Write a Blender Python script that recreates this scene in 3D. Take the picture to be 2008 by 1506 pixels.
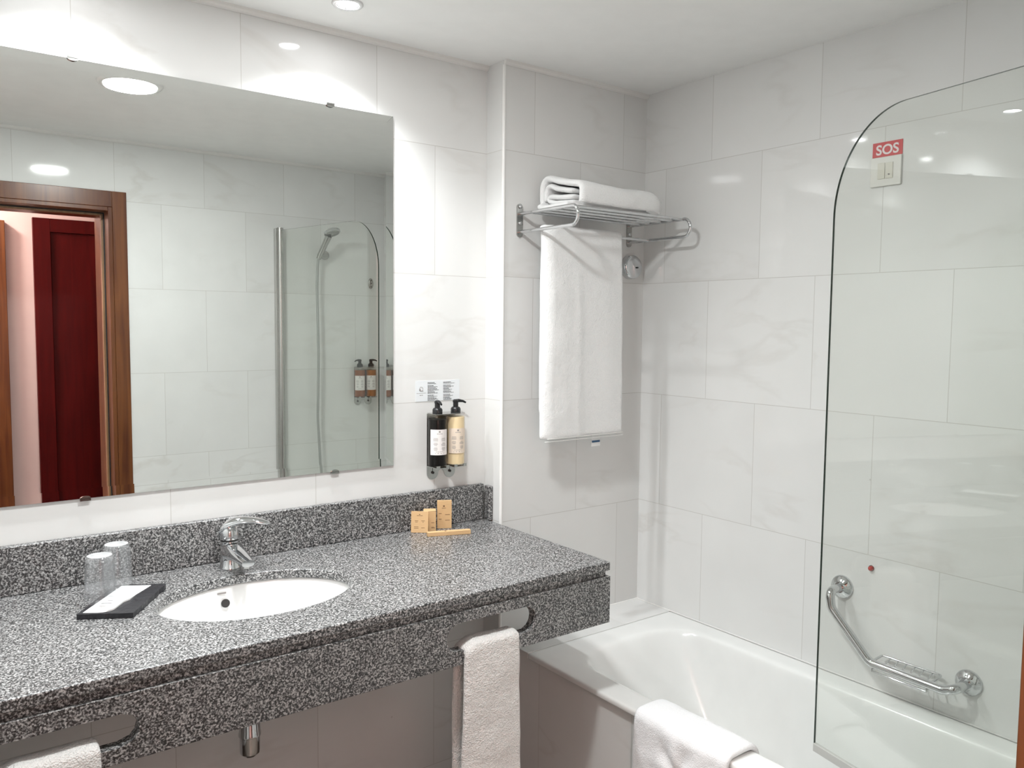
import bpy, bmesh, math, random
from math import sin, cos, pi, radians
from mathutils import Vector, Matrix, noise

for o in list(bpy.data.objects):
    bpy.data.objects.remove(o, do_unlink=True)
SC = bpy.context.scene
COL = SC.collection
random.seed(7)

# ------------------------------------------------------------------ camera
cam_d = bpy.data.cameras.new('camera')
cam = bpy.data.objects.new('camera', cam_d)
COL.objects.link(cam)
YAW, PITCH, ROLL = 0.642478, -0.072187, 0.009283
fwd = Vector((sin(YAW)*cos(PITCH), cos(YAW)*cos(PITCH), sin(PITCH)))
rt = Vector((cos(YAW), -sin(YAW), 0))
up = rt.cross(fwd)
r2 = rt*cos(ROLL) + up*sin(ROLL)
u2 = up*cos(ROLL) - rt*sin(ROLL)
mw = Matrix((r2, u2, -fwd)).transposed().to_4x4()
mw.translation = Vector((-1.54262, -2.21069, 1.50413))
cam.matrix_world = mw
cam_d.sensor_fit = 'HORIZONTAL'
cam_d.sensor_width = 36.0
cam_d.lens = 1592.0555*36/2008
cam_d.clip_start = 0.01
SC.camera = cam

# ------------------------------------------------------------------ world, colour
w = bpy.data.worlds.new('world')
SC.world = w
w.use_nodes = True
w.node_tree.nodes['Background'].inputs[0].default_value = (0.9, 0.92, 1, 1)
w.node_tree.nodes['Background'].inputs[1].default_value = 0.02
SC.view_settings.view_transform = 'Standard'
SC.view_settings.look = 'None'
SC.view_settings.gamma = 1
SC.view_settings.use_curve_mapping = False
SC.view_settings.exposure = 0.30

SPOT_W, CENTRE_W, HALL_W = 29.0, 16.0, 42.0

# ------------------------------------------------------------------ helpers
def link(o, parent=None):
    COL.objects.link(o)
    if parent is not None:
        o.parent = parent
    return o

def mobj(name, bm, mat, parent=None, smooth=False, angle=None, normals=True):
    me = bpy.data.meshes.new(name)
    if normals:
        bmesh.ops.recalc_face_normals(bm, faces=bm.faces)
    bm.to_mesh(me)
    bm.free()
    for m in (mat if isinstance(mat, (list, tuple)) else [mat]):
        me.materials.append(m)
    if smooth:
        for p in me.polygons:
            p.use_smooth = True
    o = bpy.data.objects.new(name, me)
    link(o, parent)
    if angle is not None:
        try:
            me.set_sharp_from_angle(angle=radians(angle))
        except Exception:
            pass
    return o

def tag(o, label, cat, group=None, kind=None):
    o['label'] = label
    o['category'] = cat
    if group:
        o['group'] = group
    if kind:
        o['kind'] = kind
    return o

def thing(name, label, cat, loc=(0, 0, 0), rotz=0, group=None):
    o = bpy.data.objects.new(name, None)
    o.empty_display_size = 0.05
    link(o)
    o.location = loc
    o.rotation_euler = (0, 0, rotz)
    return tag(o, label, cat, group)

def struct(o):
    o['kind'] = 'structure'
    return o

def box(bm, x0, x1, y0, y1, z0, z1):
    v = [bm.verts.new((x, y, z)) for z in (z0, z1) for y in (y0, y1) for x in (x0, x1)]
    fs = []
    for q in ((0, 2, 3, 1), (4, 5, 7, 6), (0, 1, 5, 4), (2, 6, 7, 3), (0, 4, 6, 2), (1, 3, 7, 5)):
        fs.append(bm.faces.new([v[i] for i in q]))
    return v, fs

def bevel(o, w, seg=2, ang=40):
    m = o.modifiers.new('bevel', 'BEVEL')
    m.width = w
    m.segments = seg
    m.limit_method = 'ANGLE'
    m.angle_limit = radians(ang)
    for p in o.data.polygons:
        p.use_smooth = True
    try:
        m.harden_normals = True
    except Exception:
        pass
    return o

def boxobj(name, dims, mat, parent=None, bev=0, seg=2):
    bm = bmesh.new()
    box(bm, *dims)
    o = mobj(name, bm, mat, parent)
    if bev:
        bevel(o, bev, seg)
    return o

def frame_from(axis):
    a = Vector(axis).normalized()
    t = Vector((0, 0, 1)) if abs(a.z) < 0.9 else Vector((1, 0, 0))
    x = t.cross(a).normalized()
    return x, a.cross(x), a

def lathe(bm, prof, origin=(0, 0, 0), axis=(0, 0, 1), n=32, cap0=True, cap1=True, sx=1, sy=1):
    X, Y, A = frame_from(axis)
    O = Vector(origin)
    rings = []
    for r, h in prof:
        rings.append([bm.verts.new(O + A*h + X*(r*sx*cos(2*pi*i/n)) + Y*(r*sy*sin(2*pi*i/n))) for i in range(n)])
    for a, b in zip(rings, rings[1:]):
        for i in range(n):
            bm.faces.new((a[i], a[(i+1) % n], b[(i+1) % n], b[i]))
    if cap0:
        bm.faces.new(rings[0][::-1])
    if cap1:
        bm.faces.new(rings[-1])

def tube(bm, pts, r, n=12, closed=False, caps=True):
    P = [Vector(p) for p in pts]
    m = len(P)
    rad = r if isinstance(r, (list, tuple)) else [r]*m
    rings = []
    nrm = None
    for i, p in enumerate(P):
        if closed:
            t = (P[(i+1) % m] - P[i-1]).normalized()
        else:
            t = (P[min(i+1, m-1)] - P[max(i-1, 0)]).normalized()
        if nrm is None:
            nrm = t.orthogonal().normalized()
        else:
            nrm = (nrm - t*nrm.dot(t)).normalized()
        b = t.cross(nrm)
        rings.append([bm.verts.new(p + (nrm*cos(2*pi*k/n) + b*sin(2*pi*k/n))*rad[i]) for k in range(n)])
    rr = rings + ([rings[0]] if closed else [])
    for a, b in zip(rr, rr[1:]):
        for k in range(n):
            bm.faces.new((a[k], a[(k+1) % n], b[(k+1) % n], b[k]))
    if caps and not closed:
        bm.faces.new(rings[0][::-1])
        bm.faces.new(rings[-1])

def bend(pts, rad, seg=8):
    """polyline with rounded corners"""
    P = [Vector(p) for p in pts]
    out = [P[0]]
    for i in range(1, len(P)-1):
        a, b, c = P[i-1], P[i], P[i+1]
        d1, d2 = (a-b).normalized(), (c-b).normalized()
        th = d1.angle(d2)
        r = rad if not isinstance(rad, (list, tuple)) else rad[i-1]
        L = min(r/math.tan(th/2), (a-b).length*0.49999, (c-b).length*0.49999)
        p0, p1 = b+d1*L, b+d2*L
        for k in range(seg+1):
            t = k/seg
            out.append(p0*(1-t)**2 + b*2*t*(1-t) + p1*t*t)
    out.append(P[-1])
    return out

def plate_hole(bm, P, u0, u1, v0, v1, hole, w0, w1, sides='tb', n=64):
    """plate cell with a hole; P maps (u,v,w) to 3-D; hole(theta)->(u,v)"""
    uc, vc = hole(None)
    angs = set(2*pi*i/n for i in range(n))
    for (u, v) in ((u0, v0), (u1, v0), (u1, v1), (u0, v1)):
        angs.add(math.atan2(v-vc, u-uc) % (2*pi))
    angs = sorted(angs)
    clean = []
    for a in angs:
        if not clean or a-clean[-1] > 1e-3:
            clean.append(a)
    inner, outer = [], []
    for a in clean:
        inner.append(hole(a))
        dx, dy = cos(a), sin(a)
        t = 1e9
        if dx > 1e-9: t = min(t, (u1-uc)/dx)
        if dx < -1e-9: t = min(t, (u0-uc)/dx)
        if dy > 1e-9: t = min(t, (v1-vc)/dy)
        if dy < -1e-9: t = min(t, (v0-vc)/dy)
        outer.append((uc+dx*t, vc+dy*t))
    N = len(clean)
    V = {}
    def g(kind, i, w):
        k = (kind, i % N, w)
        if k not in V:
            q = (inner if kind == 'i' else outer)[i % N]
            V[k] = bm.verts.new(P(q[0], q[1], w))
        return V[k]
    for i in range(N):
        bm.faces.new((g('i', i, w1), g('o', i, w1), g('o', i+1, w1), g('i', i+1, w1)))
        bm.faces.new((g('i', i, w0), g('i', i+1, w0), g('o', i+1, w0), g('o', i, w0)))
        bm.faces.new((g('i', i, w0), g('i', i, w1), g('i', i+1, w1), g('i', i+1, w0)))
        a, b = outer[i], outer[(i+1) % N]
        s = None
        e = 1e-6
        if abs(a[1]-v1) < e and abs(b[1]-v1) < e: s = 't'
        elif abs(a[1]-v0) < e and abs(b[1]-v0) < e: s = 'b'
        elif abs(a[0]-u0) < e and abs(b[0]-u0) < e: s = 'l'
        elif abs(a[0]-u1) < e and abs(b[0]-u1) < e: s = 'r'
        if s and s in sides:
            bm.faces.new((g('o', i, w0), g('o', i+1, w0), g('o', i+1, w1), g('o', i, w1)))

# ------------------------------------------------------------------ materials
def newmat(name):
    m = bpy.data.materials.new(name)
    m.use_nodes = True
    nt = m.node_tree
    return m, nt, nt.nodes['Principled BSDF'], nt.nodes['Material Output']

def N(nt, typ, **kw):
    n = nt.nodes.new(typ)
    for k, v in kw.items():
        setattr(n, k, v)
    return n

def simple(name, col, rough=0.5, metal=0, spec=None, bump=0, bscale=200, coat=0):
    m, nt, b, o = newmat(name)
    tc = N(nt, 'ShaderNodeTexCoord')
    nz = N(nt, 'ShaderNodeTexNoise')
    nz.inputs['Scale'].default_value = 14
    nz.inputs['Detail'].default_value = 3
    nt.links.new(tc.outputs['Object'], nz.inputs['Vector'])
    mx = N(nt, 'ShaderNodeMix', data_type='RGBA')
    mx.inputs['A'].default_value = tuple(c*0.96 for c in col)+(1,)
    mx.inputs['B'].default_value = tuple(min(1, c*1.03) for c in col)+(1,)
    nt.links.new(nz.outputs['Fac'], mx.inputs['Factor'])
    nt.links.new(mx.outputs['Result'], b.inputs['Base Color'])
    b.inputs['Roughness'].default_value = rough
    b.inputs['Metallic'].default_value = metal
    if spec is not None:
        b.inputs['Specular IOR Level'].default_value = spec
    if coat:
        b.inputs['Coat Weight'].default_value = coat
        b.inputs['Coat Roughness'].default_value = 0.05
    if bump:
        n2 = N(nt, 'ShaderNodeTexNoise')
        n2.inputs['Scale'].default_value = bscale
        n2.inputs['Detail'].default_value = 4
        nt.links.new(tc.outputs['Object'], n2.inputs['Vector'])
        bp = N(nt, 'ShaderNodeBump')
        bp.inputs['Strength'].default_value = bump
        bp.inputs['Distance'].default_value = 0.003
        nt.links.new(n2.outputs['Fac'], bp.inputs['Height'])
        nt.links.new(bp.outputs['Normal'], b.inputs['Normal'])
    return m

def marble(name, ax, sgn, u0, rough=0.055):
    """polished off-white marble, 40 cm tiles in running bond; ax = 0 (x) or 1 (y)"""
    m, nt, b, o = newmat(name)
    L = nt.links.new
    tc = N(nt, 'ShaderNodeTexCoord')
    sp = N(nt, 'ShaderNodeSeparateXYZ')
    L(tc.outputs['Object'], sp.inputs[0])
    mu = N(nt, 'ShaderNodeMath', operation='MULTIPLY_ADD')
    mu.inputs[1].default_value = sgn
    mu.inputs[2].default_value = -u0 + 0.4018*20
    L(sp.outputs[ax], mu.inputs[0])
    mv = N(nt, 'ShaderNodeMath', operation='ADD')
    mv.inputs[1].default_value = -0.86 + 0.4*4
    L(sp.outputs[2], mv.inputs[0])
    cb = N(nt, 'ShaderNodeCombineXYZ')
    L(mu.outputs[0], cb.inputs[0])
    L(mv.outputs[0], cb.inputs[1])
    def brick(c1, c2, mort, size, smooth):
        k = N(nt, 'ShaderNodeTexBrick', offset=0.5, offset_frequency=2, squash=1.0)
        k.inputs['Color1'].default_value = c1
        k.inputs['Color2'].default_value = c2
        k.inputs['Mortar'].default_value = mort
        k.inputs['Scale'].default_value = 1.0
        k.inputs['Mortar Size'].default_value = size
        k.inputs['Mortar Smooth'].default_value = smooth
        k.inputs['Bias'].default_value = 0
        k.inputs['Brick Width'].default_value = 0.4018
        k.inputs['Row Height'].default_value = 0.4
        L(cb.outputs[0], k.inputs['Vector'])
        return k
    seed = brick((0, 0, 0, 1), (1, 1, 1, 1), (0.5, 0.5, 0.5, 1), 0.0, 0.0)
    s2 = N(nt, 'ShaderNodeMath', operation='MULTIPLY')
    s2.inputs[1].default_value = 23.0
    L(seed.outputs['Color'], s2.inputs[0])
    # veins
    v3 = N(nt, 'ShaderNodeCombineXYZ')
    L(mu.outputs[0], v3.inputs[0])
    L(mv.outputs[0], v3.inputs[1])
    L(s2.outputs[0], v3.inputs[2])
    rot = N(nt, 'ShaderNodeMapping')
    rot.inputs['Rotation'].default_value = (0, 0, radians(38))
    rot.inputs['Scale'].default_value = (1.0, 2.4, 1)
    L(v3.outputs[0], rot.inputs['Vector'])
    nz = N(nt, 'ShaderNodeTexNoise')
    nz.inputs['Scale'].default_value = 1.5
    nz.inputs['Detail'].default_value = 5
    nz.inputs['Roughness'].default_value = 0.5
    nz.inputs['Distortion'].default_value = 0.5
    L(rot.outputs[0], nz.inputs['Vector'])
    sb = N(nt, 'ShaderNodeMath', operation='SUBTRACT')
    sb.inputs[1].default_value = 0.5
    L(nz.outputs['Fac'], sb.inputs[0])
    ab = N(nt, 'ShaderNodeMath', operation='ABSOLUTE')
    L(sb.outputs[0], ab.inputs[0])
    vr = N(nt, 'ShaderNodeMapRange')
    vr.inputs['From Min'].default_value = 0.0
    vr.inputs['From Max'].default_value = 0.03
    vr.inputs['To Min'].default_value = 1.0
    vr.inputs['To Max'].default_value = 0.0
    L(ab.outputs[0], vr.inputs['Value'])
    msk = N(nt, 'ShaderNodeTexNoise')
    msk.inputs['Scale'].default_value = 2.3
    msk.inputs['Detail'].default_value = 2
    L(v3.outputs[0], msk.inputs['Vector'])
    mr = N(nt, 'ShaderNodeMapRange')
    mr.inputs['From Min'].default_value = 0.47
    mr.inputs['From Max'].default_value = 0.68
    L(msk.outputs['Fac'], mr.inputs['Value'])
    vm = N(nt, 'ShaderNodeMath', operation='MULTIPLY')
    L(vr.outputs[0], vm.inputs[0])
    L(mr.outputs[0], vm.inputs[1])
    # soft clouds
    cl = N(nt, 'ShaderNodeTexNoise')
    cl.inputs['Scale'].default_value = 5
    cl.inputs['Detail'].default_value = 6
    L(v3.outputs[0], cl.inputs['Vector'])
    base = N(nt, 'ShaderNodeMix', data_type='RGBA')
    base.inputs['A'].default_value = (0.750, 0.748, 0.735, 1)
    base.inputs['B'].default_value = (0.810, 0.810, 0.798, 1)
    L(cl.outputs['Fac'], base.inputs['Factor'])
    tint = brick((0.965, 0.965, 0.965, 1), (1, 1, 1, 1), (1, 1, 1, 1), 0.0, 0.0)
    mt = N(nt, 'ShaderNodeMix', data_type='RGBA', blend_type='MULTIPLY')
    mt.inputs['Factor'].default_value = 1
    L(base.outputs['Result'], mt.inputs['A'])
    L(tint.outputs['Color'], mt.inputs['B'])
    vn = N(nt, 'ShaderNodeMix', data_type='RGBA')
    vn.inputs['B'].default_value = (0.60, 0.575, 0.54, 1)
    L(mt.outputs['Result'], vn.inputs['A'])
    vs = N(nt, 'ShaderNodeMath', operation='MULTIPLY')
    vs.inputs[1].default_value = 0.38
    L(vm.outputs[0], vs.inputs[0])
    L(vs.outputs[0], vn.inputs['Factor'])
    # small inclusions
    dv = N(nt, 'ShaderNodeTexVoronoi')
    dv.inputs['Scale'].default_value = 4.0
    L(v3.outputs[0], dv.inputs['Vector'])
    dr = N(nt, 'ShaderNodeMapRange')
    dr.inputs['From Min'].default_value = 0.008
    dr.inputs['From Max'].default_value = 0.016
    dr.inputs['To Min'].default_value = 0.35
    dr.inputs['To Max'].default_value = 0.0
    L(dv.outputs['Distance'], dr.inputs['Value'])
    dn = N(nt, 'ShaderNodeMix', data_type='RGBA')
    dn.inputs['B'].default_value = (0.35, 0.32, 0.28, 1)
    L(vn.outputs['Result'], dn.inputs['A'])
    L(dr.outputs[0], dn.inputs['Factor'])
    # joints
    jt = brick((0, 0, 0, 1), (0, 0, 0, 1), (1, 1, 1, 1), 0.0011, 0.25)
    jm = N(nt, 'ShaderNodeMix', data_type='RGBA')
    jm.inputs['B'].default_value = (0.50, 0.485, 0.455, 1)
    L(dn.outputs['Result'], jm.inputs['A'])
    js = N(nt, 'ShaderNodeMath', operation='MULTIPLY')
    js.inputs[1].default_value = 0.8
    L(jt.outputs['Fac'], js.inputs[0])
    L(js.outputs[0], jm.inputs['Factor'])
    L(jm.outputs['Result'], b.inputs['Base Color'])
    b.inputs['Roughness'].default_value = rough
    rr = N(nt, 'ShaderNodeMapRange')
    rr.inputs['To Min'].default_value = rough
    rr.inputs['To Max'].default_value = 0.5
    L(jt.outputs['Fac'], rr.inputs['Value'])
    L(rr.outputs[0], b.inputs['Roughness'])
    return m

def granite(name, rough=0.42):
    m, nt, b, o = newmat(name)
    L = nt.links.new
    tc = N(nt, 'ShaderNodeTexCoord')
    n1 = N(nt, 'ShaderNodeTexNoise')
    n1.inputs['Scale'].default_value = 235
    n1.inputs['Detail'].default_value = 3
    n1.inputs['Roughness'].default_value = 0.65
    L(tc.outputs['Object'], n1.inputs['Vector'])
    v1 = N(nt, 'ShaderNodeTexVoronoi')
    v1.inputs['Scale'].default_value = 330
    L(tc.outputs['Object'], v1.inputs['Vector'])
    cr = N(nt, 'ShaderNodeValToRGB')
    e = cr.color_ramp.elements
    e[0].position = 0.40; e[0].color = (0.008, 0.008, 0.009, 1)
    e[1].position = 0.455; e[1].color = (0.036, 0.036, 0.038, 1)
    for p, c in ((0.51, 0.155), (0.565, 0.30), (0.66, 0.56)):
        k = e.new(p); k.color = (c, c*0.99, c*0.98, 1)
    mx = N(nt, 'ShaderNodeMix', data_type='FLOAT')
    mx.inputs['Factor'].default_value = 0.22
    L(n1.outputs['Fac'], mx.inputs['A'])
    sp = N(nt, 'ShaderNodeSeparateColor')
    L(v1.outputs['Color'], sp.inputs[0])
    L(sp.outputs[0], mx.inputs['B'])
    L(mx.outputs['Result'], cr.inputs['Fac'])
    L(cr.outputs['Color'], b.inputs['Base Color'])
    b.inputs['Roughness'].default_value = rough
    b.inputs['Specular IOR Level'].default_value = 0.5
    b.inputs['IOR'].default_value = 1.65
    b.inputs['Coat Weight'].default_value = 0.25
    b.inputs['Coat Roughness'].default_value = 0.16
    return m

def wood(name, c1, c2, rough=0.3, spec=0.5):
    m, nt, b, o = newmat(name)
    L = nt.links.new
    tc = N(nt, 'ShaderNodeTexCoord')
    mp = N(nt, 'ShaderNodeMapping')
    mp.inputs['Scale'].default_value = (14, 14, 0.9)
    L(tc.outputs['Object'], mp.inputs['Vector'])
    n1 = N(nt, 'ShaderNodeTexNoise')
    n1.inputs['Scale'].default_value = 2.2
    n1.inputs['Detail'].default_value = 8
    n1.inputs['Distortion'].default_value = 0.9
    L(mp.outputs[0], n1.inputs['Vector'])
    n2 = N(nt, 'ShaderNodeTexNoise')
    n2.inputs['Scale'].default_value = 3
    L(tc.outputs['Object'], n2.inputs['Vector'])
    ad = N(nt, 'ShaderNodeMath', operation='MULTIPLY_ADD')
    ad.inputs[1].default_value = 0.4
    L(n2.outputs['Fac'], ad.inputs[0])
    L(n1.outputs['Fac'], ad.inputs[2])
    mr = N(nt, 'ShaderNodeMapRange')
    mr.inputs['From Min'].default_value = 0.5
    mr.inputs['From Max'].default_value = 0.95
    L(ad.outputs[0], mr.inputs['Value'])
    mx = N(nt, 'ShaderNodeMix', data_type='RGBA')
    mx.inputs['A'].default_value = c1+(1,)
    mx.inputs['B'].default_value = c2+(1,)
    L(mr.outputs[0], mx.inputs['Factor'])
    L(mx.outputs['Result'], b.inputs['Base Color'])
    b.inputs['Roughness'].default_value = rough
    b.inputs['Specular IOR Level'].default_value = spec
    return m

def terry(name, col=(0.93, 0.93, 0.925), st=0.55, sc=420):
    m, nt, b, o = newmat(name)
    L = nt.links.new
    tc = N(nt, 'ShaderNodeTexCoord')
    n1 = N(nt, 'ShaderNodeTexNoise')
    n1.inputs['Scale'].default_value = sc
    n1.inputs['Detail'].default_value = 2
    L(tc.outputs['Object'], n1.inputs['Vector'])
    n2 = N(nt, 'ShaderNodeTexNoise')
    n2.inputs['Scale'].default_value = 70
    n2.inputs['Detail'].default_value = 3
    L(tc.outputs['Object'], n2.inputs['Vector'])
    ad = N(nt, 'ShaderNodeMath', operation='ADD')
    L(n1.outputs['Fac'], ad.inputs[0])
    L(n2.outputs['Fac'], ad.inputs[1])
    bp = N(nt, 'ShaderNodeBump')
    bp.inputs['Strength'].default_value = st
    bp.inputs['Distance'].default_value = 0.006
    L(ad.outputs[0], bp.inputs['Height'])
    L(bp.outputs['Normal'], b.inputs['Normal'])
    b.inputs['Base Color'].default_value = col+(1,)
    b.inputs['Roughness'].default_value = 0.95
    b.inputs['Specular IOR Level'].default_value = 0.1
    b.inputs['Sheen Weight'].default_value = 0.25
    return m

def clear(name, col=(0.97, 0.99, 0.975), rough=0.0, ior=1.5, extra=0.0, haze=0.0):
    """thin clear glass: Fresnel reflection over a tinted see-through"""
    m, nt, b, o = newmat(name)
    nt.nodes.remove(b)
    L = nt.links.new
    tr = N(nt, 'ShaderNodeBsdfTransparent')
    tr.inputs['Color'].default_value = col+(1,)
    gl = N(nt, 'ShaderNodeBsdfGlossy')
    gl.inputs['Roughness'].default_value = rough
    fr = N(nt, 'ShaderNodeFresnel')
    ge = N(nt, 'ShaderNodeNewGeometry')
    io = N(nt, 'ShaderNodeMix', data_type='FLOAT')      # same reflectance on both sides of a thin wall
    io.inputs['A'].default_value = ior
    io.inputs['B'].default_value = 1.0/ior
    L(ge.outputs['Backfacing'], io.inputs['Factor'])
    L(io.outputs['Result'], fr.inputs['IOR'])
    ad = N(nt, 'ShaderNodeMath', operation='ADD')
    ad.inputs[1].default_value = extra
    ad.use_clamp = True
    L(fr.outputs[0], ad.inputs[0])
    mx = N(nt, 'ShaderNodeMixShader')
    L(ad.outputs[0], mx.inputs[0])
    L(tr.outputs[0], mx.inputs[1])
    L(gl.outputs[0], mx.inputs[2])
    if haze:
        df = N(nt, 'ShaderNodeBsdfDiffuse')
        df.inputs['Color'].default_value = (0.9, 0.91, 0.92, 1)
        m2 = N(nt, 'ShaderNodeMixShader')
        m2.inputs[0].default_value = haze
        L(mx.outputs[0], m2.inputs[1])
        L(df.outputs[0], m2.inputs[2])
        mx = m2
    L(mx.outputs[0], o.inputs['Surface'])
    return m

def emit(name, col, s):
    m, nt, b, o = newmat(name)
    nt.nodes.remove(b)
    e = N(nt, 'ShaderNodeEmission')
    e.inputs[0].default_value = col+(1,)
    e.inputs[1].default_value = s
    nt.links.new(e.outputs[0], o.inputs['Surface'])
    return m

M_WB = marble('marble_back', 0, 1, -0.397)
M_WE = marble('marble_end', 0, 1, 0.125)
M_WR = marble('marble_right', 1, -1, 0.396)
M_WF = marble('marble_front', 0, 1, 0.060)
M_WS = marble('marble_side', 1, -1, 0.1)
M_LEDGE = marble('marble_ledge', 0, 1, -2.0)
M_GR = granite('granite')
M_CEIL = simple('ceiling_paint', (0.93, 0.93, 0.915), 0.6)
M_COVE = simple('cove_paint', (0.80, 0.785, 0.76), 0.5)
M_TRIMW = simple('white_edge', (0.88, 0.87, 0.85), 0.25)
M_WOOD = wood('varnished_wood', (0.085, 0.022, 0.007), (0.19, 0.065, 0.018), 0.28)
M_WOODL = wood('pale_wood', (0.20, 0.10, 0.045), (0.36, 0.21, 0.11), 0.4)
M_RED = wood('mahogany', (0.050, 0.0022, 0.0025), (0.085, 0.004, 0.0038), 0.45, 0.12)
M_PINK = simple('corridor_paint', (0.72, 0.55, 0.52), 0.8)
M_CHROME = simple('chrome', (0.66, 0.67, 0.68), 0.05, 1)
M_CHROMED = simple('satin_chrome', (0.48, 0.48, 0.465), 0.18, 1)
M_RING = simple('bright_nickel', (0.80, 0.80, 0.80), 0.35, 1)
M_ALU = simple('aluminium', (0.60, 0.60, 0.58), 0.25, 1)
M_ENAMEL = simple('white_enamel', (0.86, 0.865, 0.85), 0.2, coat=0.35)
M_PORC = simple('porcelain', (0.90, 0.90, 0.89), 0.10, coat=0.6)
M_MIRROR = simple('mirror_silver', (0.85, 0.87, 0.85), 0.0, 1)
M_DARKGL = simple('glass_edge', (0.01, 0.03, 0.018), 0.15)
M_GLASS = clear('screen_glass', (0.972, 0.983, 0.968))
M_TUMB = clear('tumbler_glass', (0.97, 0.975, 0.98), 0.02, 1.5, 0.02, 0.05)
M_TUMBB = clear('tumbler_base', (0.9, 0.91, 0.92), 0.05, 1.5, 0.15, 0.35)
M_CLEARP = clear('clear_plastic', (0.975, 0.96, 0.94), 0.05, 1.25)
M_TERRY = terry('white_terry')
M_TERRYR = terry('rough_terry', (0.92, 0.905, 0.885), 0.9, 300)
M_MAT = terry('bath_mat_terry', (0.80, 0.80, 0.81), 0.35, 350)
M_HEM = simple('hem_cotton', (0.80, 0.79, 0.77), 0.9)
M_BLACK = simple('black_plastic', (0.012, 0.012, 0.013), 0.25)
M_RUBBER = simple('dark_gap', (0.02, 0.02, 0.02), 0.6)
M_DARKLIQ = simple('dark_gel', (0.004, 0.003, 0.003), 0.3, spec=0.2)
M_CREAM = simple('cream_lotion', (0.90, 0.74, 0.47), 0.35)
M_LABEL = simple('label_paper', (0.82, 0.78, 0.76), 0.6)
M_LABELC = simple('label_film', (0.80, 0.68, 0.56), 0.5)
M_AMBER = simple('amber_liquid', (0.26, 0.075, 0.02), 0.15)
M_AMBER2 = simple('honey_liquid', (0.38, 0.15, 0.055), 0.15)
M_INK = simple('ink', (0.05, 0.05, 0.055), 0.6)
M_INKS = simple('pale_ink', (0.30, 0.27, 0.26), 0.6)
M_BROWNINK = simple('brown_ink', (0.18, 0.10, 0.05), 0.7)
M_KRAFT = simple('kraft_card', (0.66, 0.43, 0.22), 0.75, bump=0.1)
M_SLATE = simple('slate', (0.018, 0.018, 0.022), 0.30, bump=0.5, bscale=60)
M_PAPER = simple('white_paper', (0.9, 0.9, 0.89), 0.7)
M_FILM = simple('sticker_film', (0.80, 0.83, 0.85), 0.35)
M_SIGNR = simple('sign_red', (0.62, 0.055, 0.06), 0.4)
M_SIGNW = simple('sign_white', (0.88, 0.80, 0.80), 0.5)
M_PLAST = simple('white_plastic', (0.80, 0.79, 0.75), 0.35)
M_PLASTC = simple('cream_plastic', (0.72, 0.70, 0.62), 0.4)
M_BLUE = simple('blue_print', (0.05, 0.13, 0.25), 0.6)
M_REDK = simple('red_plastic', (0.45, 0.05, 0.04), 0.4)
M_HOLE = simple('overflow_dark', (0.03, 0.028, 0.027), 0.5)
M_HOSE = simple('grey_hose', (0.42, 0.43, 0.42), 0.35, 0.3)
M_SEAL = simple('grey_seal', (0.50, 0.50, 0.48), 0.5)
M_FLOOR = simple('floor_marble', (0.17, 0.14, 0.115), 0.3)
M_LAMP = emit('lamp_glow', (0.97, 0.98, 1.0), 60.0)
M_LAMPC = emit('panel_glow', (1.0, 0.99, 0.96), 26.0)

# ------------------------------------------------------------------ room
XL, XR, YF, D = -1.75, 0.640, -1.9330, 0.093
ZT, ZC = 2.322, 2.337
JL, JR, DH, YJ = -1.60, -0.757, 2.028, -2.25      # door opening and wall depth
YH, ZH = -3.10, 2.60                              # corridor far wall, its ceiling

struct(boxobj('floor', (-3.0, 1.2, YH-0.1, 0.1, -0.05, 0), M_FLOOR))
struct(boxobj('ceiling', (XL-0.1, XR+0.1, YF-0.02, 0.1, ZC, ZC+0.05), M_CEIL))
struct(boxobj('wall_back', (XL-0.1, 0.0, 0, 0.1, 0, ZC), M_WB))
struct(boxobj('wall_pier', (0.0, XR, -D, 0.1, 0, ZC), M_WE))
struct(boxobj('wall_right', (XR, XR+0.1, YF-0.1, 0.1, 0, ZC), M_WR))
struct(boxobj('wall_left', (XL-0.1, XL, YF, 0, 0, ZC), M_WS))
bm = bmesh.new()
box(bm, XL-0.1, JL, YJ, YF, 0, ZH)
box(bm, JR, XR, YJ, YF, 0, ZH)
box(bm, JL, JR, YJ, YF, DH, ZH)
struct(mobj('wall_front', bm, M_WF))
struct(boxobj('wall_corridor', (-3.0, 1.2, YH-0.1, YH, 0, ZH), M_PINK))
struct(boxobj('wall_corridor_left', (-3.1, -3.0, YH, YJ, 0, ZH), M_PINK))
struct(boxobj('wall_corridor_right', (1.2, 1.3, YH, YJ, 0, ZH), M_PINK))
bm = bmesh.new()
box(bm, -3.0, XL-0.1, YJ, YJ+0.05, 0, ZH)
box(bm, XR, 1.2, YJ, YJ+0.05, 0, ZH)
struct(mobj('wall_corridor_near', bm, M_PINK))
struct(boxobj('ceiling_corridor', (-3.0, 1.2, YH, YF, ZH, ZH+0.05), M_PINK))

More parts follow.
